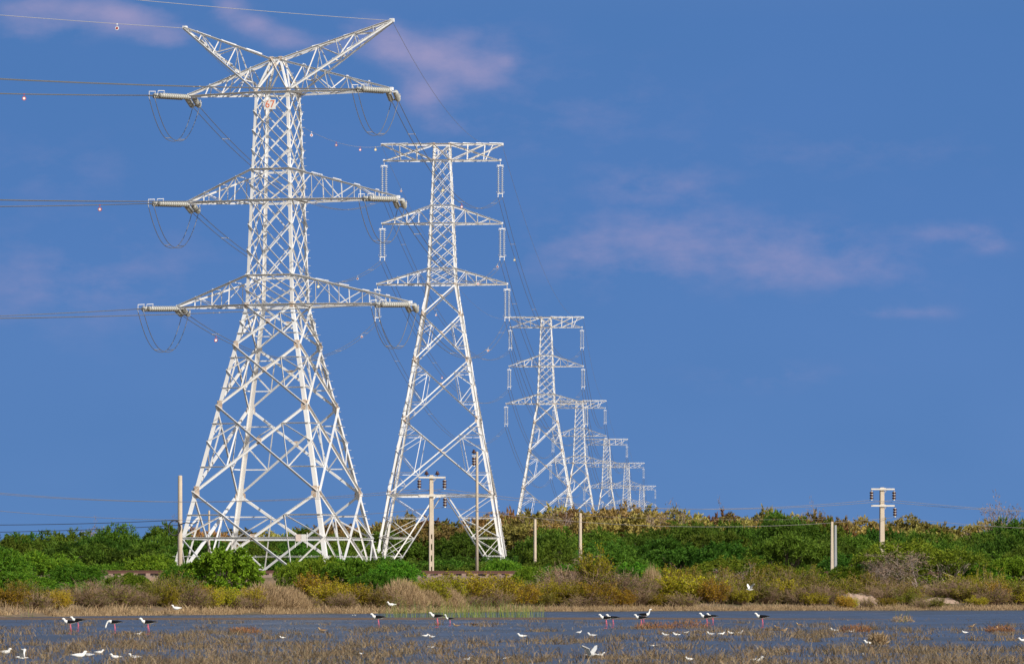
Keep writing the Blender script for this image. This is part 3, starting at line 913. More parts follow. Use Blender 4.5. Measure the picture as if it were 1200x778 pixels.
# ------------------------------------------------------------------ poles of the railway-side line
def small_insulator(root, at, up=False, r=.075):
    mb = MB(); sgn = 1 if up else -1
    mb.tube([(0, 0, 0), (0, 0, sgn * .10)], .018, 6)
    if up:
        mb.tube([(0, 0, .08), (0, 0, .12), (0, 0, .15), (0, 0, .22), (0, 0, .25), (0, 0, .30)], [.04, .12, .14, .06, .09, .03], 12)
        thing_part('insulator', root, at, mb.mesh('insulator', M['porcelain'], True))
        return V(at) + V((0, 0, .3))
    pts, rs = [], []
    for i in range(3):
        b = -.10 - i * .15
        for dz, rad in ((0, .04), (.03, .11), (.10, .12), (.13, .05)): pts.append((0, 0, b - dz)); rs.append(rad)
    mb.tube(pts, rs, 12)
    s = thing_part('insulator', root, at, mb.mesh('insulator', M['porcelain'], True))
    m2 = MB()
    for i in range(3):
        b = -.085 - i * .15; m2.tube([(0, 0, b), (0, 0, b - .03)], .07, 10)
    m2.tube([(0, 0, -.52), (0, 0, -.60)], .05, 8)
    m2.build('insulator_cap', M['greycap'], s)
    return V(at) + V((0, 0, -.6))
WP = {}
def pole(x, ytop, d, label, wpx, group=None, kind='round', m='concrete', arms=(), base=None):
    top = P(x, ytop, d); zg = gz(top.x, d) if base is None else base
    h = top.z - zg
    root = thing('utility_pole', (top.x, d, zg), label, 'pole', group)
    mb = MB(); hw = wpx * d / F / 2
    if kind == 'slot':
        for s_ in (-1, 1):
            mb.box((s_ * hw * .68, 0, h * .21), (hw * .36, 0, 0), (0, hw * .7, 0), (0, 0, h * .21))
        for zc in (.02, .13, .24, .35): mb.box((0, 0, h * zc), (hw * .35, 0, 0), (0, hw * .6, 0), (0, 0, .14))
        b = len(mb.v); w0, w1 = hw * 1.04, hw * .78
        mb.add([(-w0, -hw * .7, h * .42), (w0, -hw * .7, h * .42), (w0, hw * .7, h * .42), (-w0, hw * .7, h * .42),
                (-w1, -hw * .6, h), (w1, -hw * .6, h), (w1, hw * .6, h), (-w1, hw * .6, h)],
               [(0, 1, 5, 4), (1, 2, 6, 5), (2, 3, 7, 6), (3, 0, 4, 7), (4, 5, 6, 7), (3, 2, 1, 0)])
    elif kind == 'square':
        w0, w1 = hw * 1.1, hw * .8
        mb.add([(-w0, -w0, 0), (w0, -w0, 0), (w0, w0, 0), (-w0, w0, 0), (-w1, -w1, h), (w1, -w1, h), (w1, w1, h), (-w1, w1, h)],
               [(0, 1, 5, 4), (1, 2, 6, 5), (2, 3, 7, 6), (3, 0, 4, 7), (4, 5, 6, 7), (3, 2, 1, 0)])
    else:
        mb.tube([(0, 0, 0), (0, 0, h * .5), (0, 0, h - .05), (0, 0, h)], [hw * 1.08, hw, hw * .9, hw * .75], 14)
    sh = mb.build('shaft', M[m], root, smooth=(kind == 'round'))
    if kind != 'round': root.rotation_euler = (0, 0, R(12))
    return root, h, hw
G_P = 'concrete poles beside the railway'
r1, h, hw = pole(211, 557, 270, 'plain round concrete pole without crossarm, left of the number 67 pylon legs', 5.6, G_P)
mb = MB()
cp = []
for i in range(40):
    an = i / 39 * 4 * math.pi * 1.1
    cp.append((-.30 + .34 * math.cos(an), -hw * .2 - .03 - .004 * i, h - 2.95 + .42 * math.sin(an)))
mb.tube(cp, .035, 6); mb.tube([(.0, -hw, h - 2.75), (.35, -.1, h - 2.65), (.75, 0, h - 2.72), (1.0, .1, h - 2.62)], .03, 6)
mb.build('cable_coil', M['cable'], r1, smooth=True)
def crossarm(root, z, half, hw, ins, pins=(), one_side=False):
    mb = MB()
    mb.box((0, -hw * 1.0 - .04, z), (half, 0, 0), (0, .035, 0), (0, 0, .045))
    mb.box((0, -hw - .01, z), (hw * 1.25, 0, 0), (0, .05, 0), (0, 0, .07))
    mb.tube([(half * .38, -hw - .03, z + (.0)), (hw * .6, -hw * .8, z - .26)], .018, 5)
    mb.build('crossarm', M['armsteel'], root)
    for dx in ins: small_insulator(root, (dx, -hw - .04, z - .045))
    for dx in pins: small_insulator(root, (dx, -hw - .04, z + .045), True)
d5 = 261.5
r2, h2, hw2 = pole(505.5, 556.5, d5, 'slotted square concrete pole with steel crossarm and brown insulators, in front of second pylon', 5.2, G_P, 'slot', base=1.75)
crossarm(r2, h2 - .13, .75, hw2, (-.70, .70), (-.30, .30)); crossarm(r2, h2 - 1.12, .75, hw2, (.72,))
r3, h3, hw3 = pole(559, 529, 264, 'slim tall round concrete pole standing right of the slotted pole', 3.4, G_P, base=1.78)
mb = MB(); mb.box((-.12, -.02, h3 - .22), (.16, 0, 0), (0, .03, 0), (0, 0, .03)); mb.build('bracket', M['armsteel'], r3)
small_insulator(r3, (-.17, -.02, h3 - .22), False); small_insulator(r3, (-.17, -.02, h3 - .22 + .03), True)
pole(627, 608, 305, 'short thin pole half hidden in green trees, left one of the thin pair', 3.6, G_P)
r5, h5, hw5 = pole(680, 601, 305, 'thin pole rising from green trees below the fourth pylon, right one of the thin pair', 4.0, G_P)
pole(975, 611, 268, 'pale square pole in the shrubs with a dark grey one directly behind', 3.2, G_P, 'square')
pole(979, 615, 271, 'dark grey square pole close behind the pale one in the shrubs', 3.0, G_P, 'square', 'greyconc')
d9 = 275
r8, h8, hw8 = pole(1033.5, 571, d9, 'tall square concrete pole with two crossarms rising above the trees at right', 5.6, G_P, 'square')
crossarm(r8, h8 - .10, .70, hw8, (-.67, .67)); crossarm(r8, h8 - 1.05, .70, hw8, (.72,))
pole(245, 598, 320, 'thin distant pole seen through the left legs of the number 67 pylon', 2.6, G_P)

GL = 'low wires of the railway-side line'
def pw(root, lx, lz): return Matrix.LocRotScale(root.location, root.rotation_euler, None) @ V((lx, -.12, lz))
rows = [('front top', -.70, -.78), ('rear top', .70, -.78), ('lower', .72, -1.77)]
for nm, dx, dz in rows:
    a = pw(r2, dx, h2 + dz + .02)
    b = pw(r8, dx * .97, h8 + dz + .05)
    one(a, b, .78, 'thin %s wire of the low line between slotted pole and double-crossarm pole' % nm, GL, .011, 'lvwire', cat='wire', name='overhead_wire')
    le = P(-22, 560 + (a - pw(r2, 0, h2)).z * -21.4, d5) + V((dx * .6, 0, 0))
    one(le, a, .62, 'thin %s wire of the low line from the slotted pole to the left edge' % nm, GL, .011, 'lvwire', cat='wire', name='overhead_wire')
    ri = P(1560, 571 + (b - pw(r8, 0, h8)).z * -20.4, d9 + 8) + V((dx * .6, 0, 0))
    one(b, ri, .75, 'thin %s wire of the low line from double-crossarm pole to the right edge' % nm, GL, .011, 'lvwire', cat='wire', name='overhead_wire')
ptop = V((r1.location.x, r1.location.y - .15, r1.location.z + h))
for y0, y1, q in ((613.5, 609, 'upper'), (624, 615, 'lower')):
    one(P(-200, y0 - 2, 270), P(211, y1, 269.7), .22, '%s black telephone cable running from the left edge to the plain concrete pole' % q, 'black telephone cables at left', .017, 'cable', cat='cable', name='telephone_cable')
one(P(680, 604, 304.8), P(968, 608, 300), .12, 'thin wire running right from the thin pole pair across the dark green trees', GL, .010, 'lvwire', cat='wire', name='overhead_wire')

# ------------------------------------------------------------------ vegetation
def cards(pts, dirs, ln, wd, rng, flat=0.0):
    """leaf-sized rhombic faces; flat pulls the blades toward the horizontal"""
    n = len(pts)
    d = dirs / (np.linalg.norm(dirs, axis=1, keepdims=True) + 1e-9)
    r = rng.normal(size=(n, 3)); r[:, 2] *= (1 - flat)
    s = r - d * (r * d).sum(1, keepdims=True); s /= (np.linalg.norm(s, axis=1, keepdims=True) + 1e-9)
    L = (ln * rng.uniform(.6, 1.3, n))[:, None]; W = (wd * rng.uniform(.6, 1.3, n))[:, None]
    v = np.stack([pts, pts + d * L * .45 + s * W * .5, pts + d * L, pts + d * L * .45 - s * W * .5], 1)
    return v.reshape(-1, 3)
def quads(n): return np.arange(n * 4).reshape(n, 4)

def branch_tree(rng, base, d0, L, r, depth, out, spread=.6, up=.15, nch=(2, 3)):
    """recursive limbs -> list of (pts, radii); also returns tips"""
    tips = []
    pts = [np.array(base)]; d = d0 / np.linalg.norm(d0)
    for i in range(4):
        d = d + rng.normal(size=3) * .16 + np.array([0, 0, up * .25]); d /= np.linalg.norm(d)
        pts.append(pts[-1] + d * L / 4)
    out.append((pts, [r * (1 - .11 * i) for i in range(5)]))
    if depth == 0: return [(pts[-1], d)]
    for k in range(rng.integers(nch[0], nch[1] + 1)):
        i = rng.integers(2, 5) if k else 4
        dd = d + rng.normal(size=3) * spread; dd[2] += up; dd /= np.linalg.norm(dd)
        tips += branch_tree(rng, pts[i], dd, L * rng.uniform(.6, .85), r * .6, depth - 1, out, spread, up, nch)
    return tips
def limbs_mesh(out, name, m, n=5):
    mb = MB()
    for pts, rs in out: mb.tube([V(p) for p in pts], rs, n if rs[0] > .02 else 3, cap=False)
    return mb.mesh(name, m, True)

def dome_crown(seed, Rw, H, nl, nspray, ncard, ln, wd, z0=.25, droop=.5, flat=.3, vert=.5, cmin=-.1):
    """thorn-scrub crown: overlapping lobes carrying arching sprays of small leaves"""
    rng = np.random.default_rng(seed)
    P_, D_ = [], []
    lobes = []
    for i in range(nl):
        skirt = i >= nl * .68
        an = i * 2.399 + rng.uniform(-.5, .5); rr_ = Rw * (.78 * math.sqrt((i + .4) / (nl * .68)) if not skirt else rng.uniform(.55, .85))
        f = 1 - .42 * min(1, rr_ / Rw) ** 2
        top = H * f * (rng.uniform(.84, 1.0) if not skirt else rng.uniform(.38, .62))
        lobes.append((rr_ * math.cos(an), rr_ * math.sin(an), top, Rw * rng.uniform(.19, .31)))
    for (lx, ly, top, lr) in lobes:
        for s in range(nspray):
            an = rng.uniform(0, 2 * math.pi); ce = rng.uniform(cmin, 1.0)
            se = math.sqrt(max(0, 1 - ce * ce))
            hgt = min(lr * vert, top * .7)
            n = np.array([math.cos(an) * se, math.sin(an) * se, ce])
            p0 = np.array([lx, ly, top - hgt]) + n * np.array([lr, lr, hgt]) * rng.uniform(.6, .98)
            if p0[2] < z0: p0[2] = z0 + rng.uniform(0, .5)
            d = n * np.array([1, 1, .3]) + rng.normal(size=3) * np.array([.4, .4, .18]); d /= np.linalg.norm(d)
            Ls = lr * rng.uniform(.35, .75)
            t = rng.uniform(0, 1, ncard) ** .8
            pts = p0 + d * (t * Ls)[:, None]; pts[:, 2] -= droop * Ls * t * t
            pts += rng.normal(size=(ncard, 3)) * .04 * Rw * .25
            dd = d + rng.normal(size=(ncard, 3)) * np.array([.75, .75, .45]); dd[:, 2] -= droop * t * .6
            P_.append(pts); D_.append(dd)
    P_ = np.concatenate(P_); D_ = np.concatenate(D_)
    P_[:, 2] = np.maximum(P_[:, 2], .06)
    return cards(P_, D_, ln, wd, rng, flat), lobes

def crown_mesh(v, m, name='crown'):
    return np_mesh(name, v, quads(len(v) // 4), m)

def trunk_for(seed, lobes, m, r=.09, name='trunk', nst=4):
    rng = np.random.default_rng(seed + 900); mb = MB()
    for i in range(nst):
        lo = lobes[i % len(lobes)]
        b = V((rng.normal() * .12, rng.normal() * .12, -.15)); tip = V((lo[0], lo[1], lo[2] * .8))
        pts = []
        for k in range(7):
            t = k / 6
            p = b.lerp(tip, t); p.z = b.z + (tip.z - b.z) * (t ** .75)
            pts.append(p + V(tuple(rng.normal(size=3) * .07)))
        mb.tube(pts, [r * (1 - .8 * k / 6) for k in range(7)], 6, cap=False)
        for k in range(3):
            p = pts[2 + k]; l2 = lobes[(i + k + 1) % len(lobes)]; q = V((l2[0], l2[1], l2[2] * .85))
            mb.tube([p, p.lerp(q, .5) + V((0, 0, .2)), q], [r * .5, r * .32, r * .1], 5, cap=False)
    return mb.mesh(name, m, True)

VEG = {}
def reg(kind, *pairs): VEG.setdefault(kind, []).append(pairs)
# feathery thorn trees (nominal 8 m wide, 4 m tall)
for s in range(5):
    v, lb = dome_crown(40 + s, 4.0, 4.0, 24, 27, 24, .28, .085, droop=.5, flat=.5)
    reg('green', ('trunk', trunk_for(s, lb, M['bark'])), ('crown', crown_mesh(v, M['green'])))
for s in range(3):
    v, lb = dome_crown(60 + s, 4.0, 4.0, 22, 22, 22, .26, .075, droop=.35, z0=.9, flat=.5)
    reg('lime', ('trunk', trunk_for(s + 20, lb, M['palebark'], .08, nst=9)), ('crown', crown_mesh(v, M['lime'])))
# bright broad-leaved bushes (nominal 4 m wide, 3 m tall)
for s in range(3):
    v, lb = dome_crown(80 + s, 2.0, 3.0, 18, 26, 22, .20, .10, droop=.25, flat=.1, vert=.9, cmin=-.3)
    reg('bright', ('trunk', trunk_for(s + 40, lb, M['bark'], .05)), ('crown', crown_mesh(v, M['bright'])))
# low sprawling feathery thorn bushes in front of the railway (nominal 6 m wide, 3 m tall)
M['fern'] = mat('young_thorn_leaf', (0.1188, 0.2214, 0.0140), .6, island=[(0.0810, 0.1890, 0.0130), (0.1620, 0.2808, 0.0173), (0.0540, 0.1296, 0.0130), (0.2160, 0.3186, 0.0216)], transl=.3, objvar=.25, spec=.12)
for s in range(3):
    v, lb = dome_crown(100 + s, 3.0, 3.0, 24, 28, 28, .25, .060, droop=.7, flat=.4)
    reg('fern', ('trunk', trunk_for(s + 60, lb, M['bark'], .05)), ('crown', crown_mesh(v, M['fern'])))
# ochre dry-season trees on the skyline (nominal 8 m wide, 6 m tall)
for s in range(4):
    v, lb = dome_crown(120 + s, 4.0, 6.0, 20, 24, 16, .34, .17, droop=.15, flat=0, z0=1.0, vert=.85, cmin=-.3)
    reg('ochre', ('trunk', trunk_for(s + 80, lb, M['palebark'], .13, nst=6)), ('crown', crown_mesh(v, M['ochre'])))
# nearly leafless trees (nominal 6 m wide, 6 m tall)
for s in range(2):
    rng = np.random.default_rng(140 + s); out = []
    tips = []
    for k in range(3):
        tips += branch_tree(rng, (rng.normal() * .1, rng.normal() * .1, -.1), np.array([rng.normal() * .45, rng.normal() * .3, 1.0]), 2.4, .11, 5, out, .62, .10)
    P_ = np.concatenate([np.tile(t[0], (7, 1)) + rng.normal(size=(7, 3)) * .18 for t in tips]); D_ = np.concatenate([np.tile(t[1], (7, 1)) + rng.normal(size=(7, 3)) * .5 for t in tips])
    M.setdefault('sparse', mat('sparse_dry_leaf', (.30, .20, .13), .7, island=[(.34, .24, .16), (.26, .17, .12), (.22, .17, .10)], transl=.2))
    reg('bare', ('trunk', limbs_mesh(out, 'trunk', M['whitebark'])), ('crown', crown_mesh(cards(P_, D_, .30, .07, rng), M['sparse'])))
# front shrubs: fans of thin stems with small leaves (nominal 3 m wide, 2 m tall)
def shrub(seed, nst, leafy, m_leaf, m_stem, spread, ln, wd, dense=1.0, low=.35):
    rng = np.random.default_rng(seed); mb = MB(); P_, D_ = [], []
    for i in range(nst):
        an = rng.uniform(0, 2 * math.pi); q = math.sqrt(rng.uniform(0, 1))
        b = np.array([math.cos(an), math.sin(an), 0]) * rng.uniform(0, .5)
        L = 2.0 * (1 - .35 * q * q) * rng.uniform(.7, 1.05)
        d = np.array([math.cos(an) * q * spread, math.sin(an) * q * spread, 1.0]); d /= np.linalg.norm(d)
        pts = [b]
        for k in range(5):
            d = d + rng.normal(size=3) * .11; d /= np.linalg.norm(d); pts.append(pts[-1] + d * L / 5)
        mb.tube([V(p) for p in pts], [.016, .014, .012, .009, .007, .004], 3, cap=False)
        pts = np.array(pts)
        for tw in range(7):
            k = rng.uniform(low * 4, 5); i0 = min(4, int(k)); p = pts[i0] + (pts[i0 + 1] - pts[i0]) * (k - i0)
            dd = d + rng.normal(size=3) * .7; dd /= np.linalg.norm(dd); tl = rng.uniform(.18, .5)
            mb.tube([V(p), V(p + dd * tl)], [.008, .004], 3, cap=False)
            if rng.random() < leafy:
                n = int(14 * dense); t = rng.uniform(.1, 1.1, n)[:, None]
                P_.append(p + dd * tl * t + rng.normal(size=(n, 3)) * .055); D_.append(dd + rng.normal(size=(n, 3)) * .8)
    st = mb.mesh('stems', M[m_stem])
    if not P_: return (('stems', st),)
    return (('stems', st), ('foliage', crown_mesh(cards(np.concatenate(P_), np.concatenate(D_), ln, wd, rng), M[m_leaf], 'foliage')))
for s in range(4): VEG.setdefault('yellow', []).append(shrub(200 + s, 75, .95, 'yellowleaf', 'twig', .95, .115, .055))
for s in range(3): VEG.setdefault('olive', []).append(shrub(220 + s, 75, .8, 'olive', 'twig', .95, .11, .05))
for s in range(3): VEG.setdefault('dry', []).append(shrub(240 + s, 190, .10, 'olive', 'twig', 1.15, .10, .045))
# low dome of dead straw
def straw_dome(seed):
    rng = np.random.default_rng(seed); n = 5200
    an = rng.uniform(0, 2 * math.pi, n); q = np.sqrt(rng.uniform(0, 1, n))
    p = np.stack([np.cos(an) * q * 1.5, np.sin(an) * q * 1.5, np.zeros(n)], 1)
    h = 1.0 * (1 - q ** 2.2)
    p[:, 2] = h * rng.uniform(.1, .95, n)
    d = np.stack([np.cos(an) * .6 * q, np.sin(an) * .6 * q, np.ones(n) * .9], 1) + rng.normal(size=(n, 3)) * .45
    return crown_mesh(cards(p, d, .34, .022, rng), M['straw'], 'foliage')
for s in range(2): VEG.setdefault('straw', []).append((('foliage', straw_dome(260 + s)),))
NOM = {'green': (8, 4), 'lime': (8, 4), 'bright': (4, 3), 'fern': (6, 3), 'ochre': (8, 6), 'bare': (6, 6.2), 'yellow': (3, 2), 'olive': (3, 2), 'dry': (3, 2), 'straw': (3, 1)}
LOOK = {'green': ('thorn_tree', 'dark green feathery thorn tree', 'tree'), 'lime': ('thorn_tree', 'lime green spreading thorn tree with pale branches', 'tree'),
        'bright': ('leafy_bush', 'bright green leafy bush', 'bush'), 'fern': ('thorn_bush', 'fresh green drooping thorn bush', 'bush'),
        'ochre': ('dry_tree', 'ochre and olive dry-season tree', 'tree'), 'bare': ('bare_tree', 'nearly leafless pale grey tree', 'tree'),
        'yellow': ('shrub', 'yellow-green shrub', 'shrub'), 'olive': ('shrub', 'olive green shrub', 'shrub'), 'dry': ('shrub', 'dry brown twiggy shrub', 'shrub'), 'straw': ('shrub', 'straw-coloured dome of dead grass', 'shrub')}
vr = random.Random(77)
CNT = {}
def plant(kind, x, ytop, d, wpx, row, hmin=.6, base=None):
    i = CNT.get(kind, 0); CNT[kind] = i + 1
    var = VEG[kind][i % len(VEG[kind])]
    top = P(x, ytop, d); zg = gz(top.x, d) if base is None else base
    h = max(hmin, top.z - zg); wd = wpx * d / F
    nm, look, cat = LOOK[kind]
    root = thing(nm, (top.x, d, zg - .03), None, cat, {'hedge': 'green thorn thicket behind the railway', 'skyline': 'dry trees on the skyline', 'front': 'shrubs along the waterline', 'bank': 'bushes in front of the railway'}[row],
                 rz=vr.uniform(0, 6.28), scale=(wd / NOM[kind][0], wd / NOM[kind][0] * vr.uniform(.8, 1.0), h / NOM[kind][1]))
    for pn, me in var: part(pn, me, root)
    PEND.append((root, kind, row, x, d))
    return root
jit = vr.uniform
# hedge behind the railway, four staggered rows
def hedge_top(x, r):
    base = np.interp(x, [-40, 60, 90, 150, 210, 260, 330, 440, 520, 600, 700, 760, 850, 950, 1000, 1080, 1130, 1180, 1240],
                     [626, 618, 613, 618, 622, 628, 620, 620, 624, 614, 615, 610, 600, 602, 616, 614, 622, 609, 610])
    return base + {0: 25, 1: 16, 2: 8, 3: 0}[r] + jit(-8, 7)
for r, (d, stp, wd) in enumerate([(296, 70, 112), (328, 66, 104), (366, 58, 98), (412, 52, 100)]):
    x = -50 + (r % 2) * 30
    while x < 1255:
        ty, dd_ = hedge_top(x, r), d + jit(-8, 8) + (18 if x > 700 else 0)
        if 430 < x < 610:            # the second pylon's feet stand clear: low growth before them, trees behind
            if r == 3: dd_ = 500 + jit(-5, 5); ty += 3
            else: ty = 655 - 3 * r + jit(-2, 2)
        plant('green', x + jit(-8, 8), ty, dd_, wd * jit(.9, 1.15), 'hedge')
        x += stp
# skyline: ochre trees well behind the thicket
sky_top = lambda x: np.interp(x, [215, 300, 420, 450, 540, 590, 640, 700, 760, 800, 870, 930, 1000, 1060, 1120, 1240], [618, 614, 606, 596, 598, 588, 593, 584, 588, 592, 592, 590, 601, 601, 608, 602])
x = 240
while x < 1250:
    plant('ochre', x, sky_top(x) + jit(-5, 8), 560 + jit(-30, 30), jit(64, 112), 'skyline'); x += jit(26, 38)
x = 430
while x < 1100:
    plant('ochre', x, sky_top(x) + 10 + jit(-3, 5), 500 + jit(-20, 20), jit(76, 110), 'skyline'); x += jit(36, 50)
for x, y, w_, d in [(665, 585, 46, 540), (598, 590, 40, 540), (712, 588, 44, 545)]:
    plant('ochre', x, y, d, w_, 'skyline')
for x, y, w_, d in [(198, 607, 52, 440), (120, 618, 40, 430), (836, 586, 30, 600), (640, 600, 60, 520), (620, 606, 40, 520), (965, 598, 34, 560), (1140, 604, 56, 520), (1192, 592, 60, 470), (1020, 608, 50, 560), (770, 600, 60, 520), (740, 604, 50, 520), (800, 602, 44, 550)]:
    plant('bare', x, y, d, w_, 'skyline')
# green bushes before the railway
for k, x, y, d, w_ in [('fern', -8, 640, 226, 110), ('fern', 46, 642, 232, 120), ('fern', 92, 658, 222, 84), ('fern', 20, 668, 205, 90), ('fern', 74, 680, 208, 70), ('fern', 128, 656, 262, 90), ('fern', 172, 648, 262, 90),
                       ('fern', 150, 668, 236, 60), ('fern', 180, 686, 214, 50), ('fern', 215, 658, 244, 60), ('bright', 264, 637, 232, 84), ('bright', 285, 652, 236, 50), ('bright', 243, 654, 236, 46),
                       ('fern', 372, 648, 240, 80), ('fern', 425, 650, 238, 96), ('fern', 462, 656, 236, 74), ('fern', 345, 652, 246, 50), ('bright', 398, 650, 243, 70), ('fern', 440, 668, 230, 70),
                       ('fern', 626, 662, 254, 64), ('fern', 600, 676, 250, 40), ('fern', 590, 652, 280, 60), ('fern', 655, 660, 280, 70),
                       ('lime', 860, 650, 259, 120), ('lime', 905, 658, 258, 90), ('lime', 805, 664, 257, 80), ('lime', 1065, 630, 263, 150), ('lime', 1110, 640, 262, 120), ('lime', 1030, 640, 262, 100),
                       ('fern', 752, 656, 257, 90), ('fern', 722, 660, 256, 70), ('lime', 940, 662, 260, 90), ('fern', 990, 662, 261, 90), ('fern', 1150, 656, 264, 100), ('fern', 1195, 648, 264, 110), ('fern', 1230, 650, 266, 80), ('bright', 898, 706, 254, 40), ('bare', 688, 650, 252, 84), ('bare', 1075, 646, 260, 84), ('bare', 858, 660, 256, 70), ('bare', 1046, 656, 259, 50)]:
    plant(k, x, y, d, w_, 'bank', hmin=.35)
# front row along the waterline
for k, x, y, dd_, w_ in [('yellow', 8, 690, 8, 50), ('dry', 36, 694, 7, 60), ('yellow', 66, 693, 8, 46), ('dry', 92, 690, 10, 56), ('yellow', 70, 700, 5, 30), ('dry', 128, 676, 12, 66), ('dry', 140, 690, 8, 60), ('dry', 112, 698, 5, 50),
                         ('olive', 204, 667, 16, 58), ('yellow', 196, 690, 8, 40), ('dry', 222, 688, 8, 50), ('olive', 182, 682, 12, 44), ('yellow', 246, 696, 7, 36), ('dry', 270, 696, 6, 44), ('yellow', 262, 690, 8, 40),
                         ('straw', 312, 690, 8, 60), ('straw', 338, 694, 6, 50), ('dry', 296, 700, 5, 40), ('yellow', 292, 694, 7, 36), ('yellow', 366, 668, 13, 46), ('yellow', 386, 684, 8, 56), ('dry', 356, 698, 5, 44),
                         ('yellow', 412, 690, 9, 46), ('dry', 402, 700, 5, 40), ('dry', 436, 690, 8, 50), ('olive', 440, 696, 6, 40), ('straw', 470, 688, 8, 50), ('dry', 458, 698, 5, 40), ('yellow', 492, 682, 11, 50), ('yellow', 520, 672, 14, 60), ('yellow', 550, 673, 13, 60),
                         ('yellow', 582, 678, 10, 64), ('dry', 575, 694, 6, 60), ('dry', 548, 696, 6, 50), ('straw', 524, 700, 5, 44), ('straw', 500, 700, 6, 40), ('yellow', 612, 688, 8, 50), ('olive', 634, 694, 7, 44), ('yellow', 648, 688, 9, 44),
                         ('yellow', 697, 644, 17, 44), ('dry', 680, 660, 16, 90), ('dry', 712, 662, 15, 84), ('dry', 656, 672, 14, 60), ('yellow', 672, 690, 8, 46), ('yellow', 702, 686, 8, 60), ('dry', 690, 698, 5, 60), ('dry', 742, 672, 14, 56), ('yellow', 728, 692, 7, 40),
                         ('dry', 748, 688, 9, 50), ('straw', 764, 672, 15, 30), ('yellow', 782, 676, 13, 60), ('yellow', 812, 680, 11, 64), ('yellow', 770, 696, 7, 50), ('yellow', 836, 686, 9, 50), ('dry', 800, 698, 5, 50), ('olive', 798, 666, 16, 54),
                         ('dry', 850, 686, 9, 44), ('yellow', 866, 690, 8, 44), ('olive', 840, 672, 14, 50), ('olive', 882, 676, 13, 54), ('dry', 896, 688, 9, 50), ('yellow', 918, 684, 10, 46), ('olive', 912, 672, 14, 54), ('dry', 938, 692, 8, 50),
                         ('olive', 950, 672, 14, 60), ('dry', 962, 688, 9, 50), ('olive', 985, 678, 13, 54), ('yellow', 955, 702, 6, 36), ('dry', 976, 692, 8, 36), ('yellow', 996, 707, 1, 24), ('dry', 1016, 704, 1, 22), ('dry', 1078, 703, 1, 24), ('olive', 1098, 702, 1, 26), ('yellow', 990, 700, 1, 24), ('olive', 1024, 682, 12, 54), ('dry', 1036, 690, 9, 50), ('yellow', 1040, 702, 6, 36),
                         ('olive', 1060, 684, 12, 50), ('olive', 1060, 694, 9, 34), ('dry', 1110, 678, 14, 50), ('dry', 1120, 682, 12, 60), ('dry', 1148, 678, 13, 70), ('olive', 1136, 686, 9, 54), ('yellow', 1164, 680, 12, 44), ('dry', 1162, 692, 8, 50), ('olive', 1186, 684, 10, 56), ('yellow', 1200, 692, 8, 44), ('yellow', 1146, 703, 5, 30), ('olive', 1015, 668, 22, 50), ('olive', 872, 664, 20, 60), ('yellow', 788, 664, 19, 56), ('olive', 826, 668, 18, 50), ('dry', 912, 668, 18, 60), ('olive', 934, 662, 20, 60), ('olive', 1160, 668, 20, 60), ('yellow', 1128, 672, 18, 46), ('dry', 1050, 674, 18, 50), ('olive', 604, 676, 14, 44), ('yellow', 508, 684, 6, 40), ('olive', 24, 682, 14, 60), ('dry', 60, 688, 14, 50), ('dry', 160, 694, 10, 50), ('yellow', 228, 684, 12, 46), ('olive', 1215, 680, 12, 60)]:
    xw = (x - 600) * 240 / F
    d = float(shore(np.array([xw]))[0]); d = float(shore(np.array([(x - 600) * d / F]))[0]) + (.7 + dd_ * .42 if x > 300 else .35 + dd_ * .28)
    plant(k, x, y - (6 if dd_ < 12 else 2) + vr.uniform(-5, 3), d, w_ * vr.uniform(1.0, 1.3), 'front', hmin=.35)

# tell the plants apart in words: stretch between landmarks, then order within it
SEG = [(-200, 205, 'left of the plain round pole'), (205, 335, 'below the 67 pylon left half'), (335, 450, 'below the 67 pylon right half'),
       (450, 535, 'around the slotted pole'), (535, 615, 'around the slim tall pole'), (615, 705, 'around the thin pole pair'), (705, 850, 'right of the thin pole pair'),
       (850, 968, 'left of the pale-grey pole pair'), (968, 1085, 'around the double-crossarm pole'), (1085, 1400, 'right of the double-crossarm pole')]
ROWT = {'hedge': '', 'skyline': 'on the skyline', 'front': 'at the waterline', 'bank': 'before the thicket'}
ORD = ['first', 'second', 'third', 'fourth', 'fifth', 'sixth', 'seventh', 'eighth', 'ninth', 'tenth', 'eleventh', 'twelfth']
grp = {}
for it in PEND:
    root, kind, row, x, d = it
    seg = next(t for a, b, t in SEG if a <= x < b)
    rowt = ROWT[row]
    if row == 'hedge': rowt = 'front hedge row' if d < 312 else ('second hedge row' if d < 352 else ('third hedge row' if d < 388 else 'rear hedge row'))
    grp.setdefault((LOOK[kind][1], rowt, seg), []).append((x, root))
for (look, rowt, seg), its in grp.items():
    its.sort(key=lambda q: q[0])
    short = look.replace(' with pale branches', '') if len(its) > 1 else look
    for i, (x, root) in enumerate(its):
        if len(its) == 1: lab = '%s %s, %s' % (short, rowt, seg)
        elif i == 0: lab = 'leftmost %s %s, %s' % (short, rowt, seg)
        elif i == len(its) - 1: lab = 'rightmost %s %s, %s' % (short, rowt, seg)
        else: lab = '%s %s %s, %s' % (ORD[i], short, rowt, seg)
        lab = lab.replace('row,', 'row')
        ws = lab.split()
        if len(ws) > 16: lab = lab.replace('feathery ', '').replace('dry-season ', '').replace('the wide stretch ', '').replace(' in in ', ' in ').replace('number 67', '67'); ws = lab.split()
        if len(ws) > 16: lab = lab.replace('spreading ', '').replace('dark green', 'green'); ws = lab.split()
        if len(ws) > 16: print('long label', len(ws), lab)
        root['label'] = lab

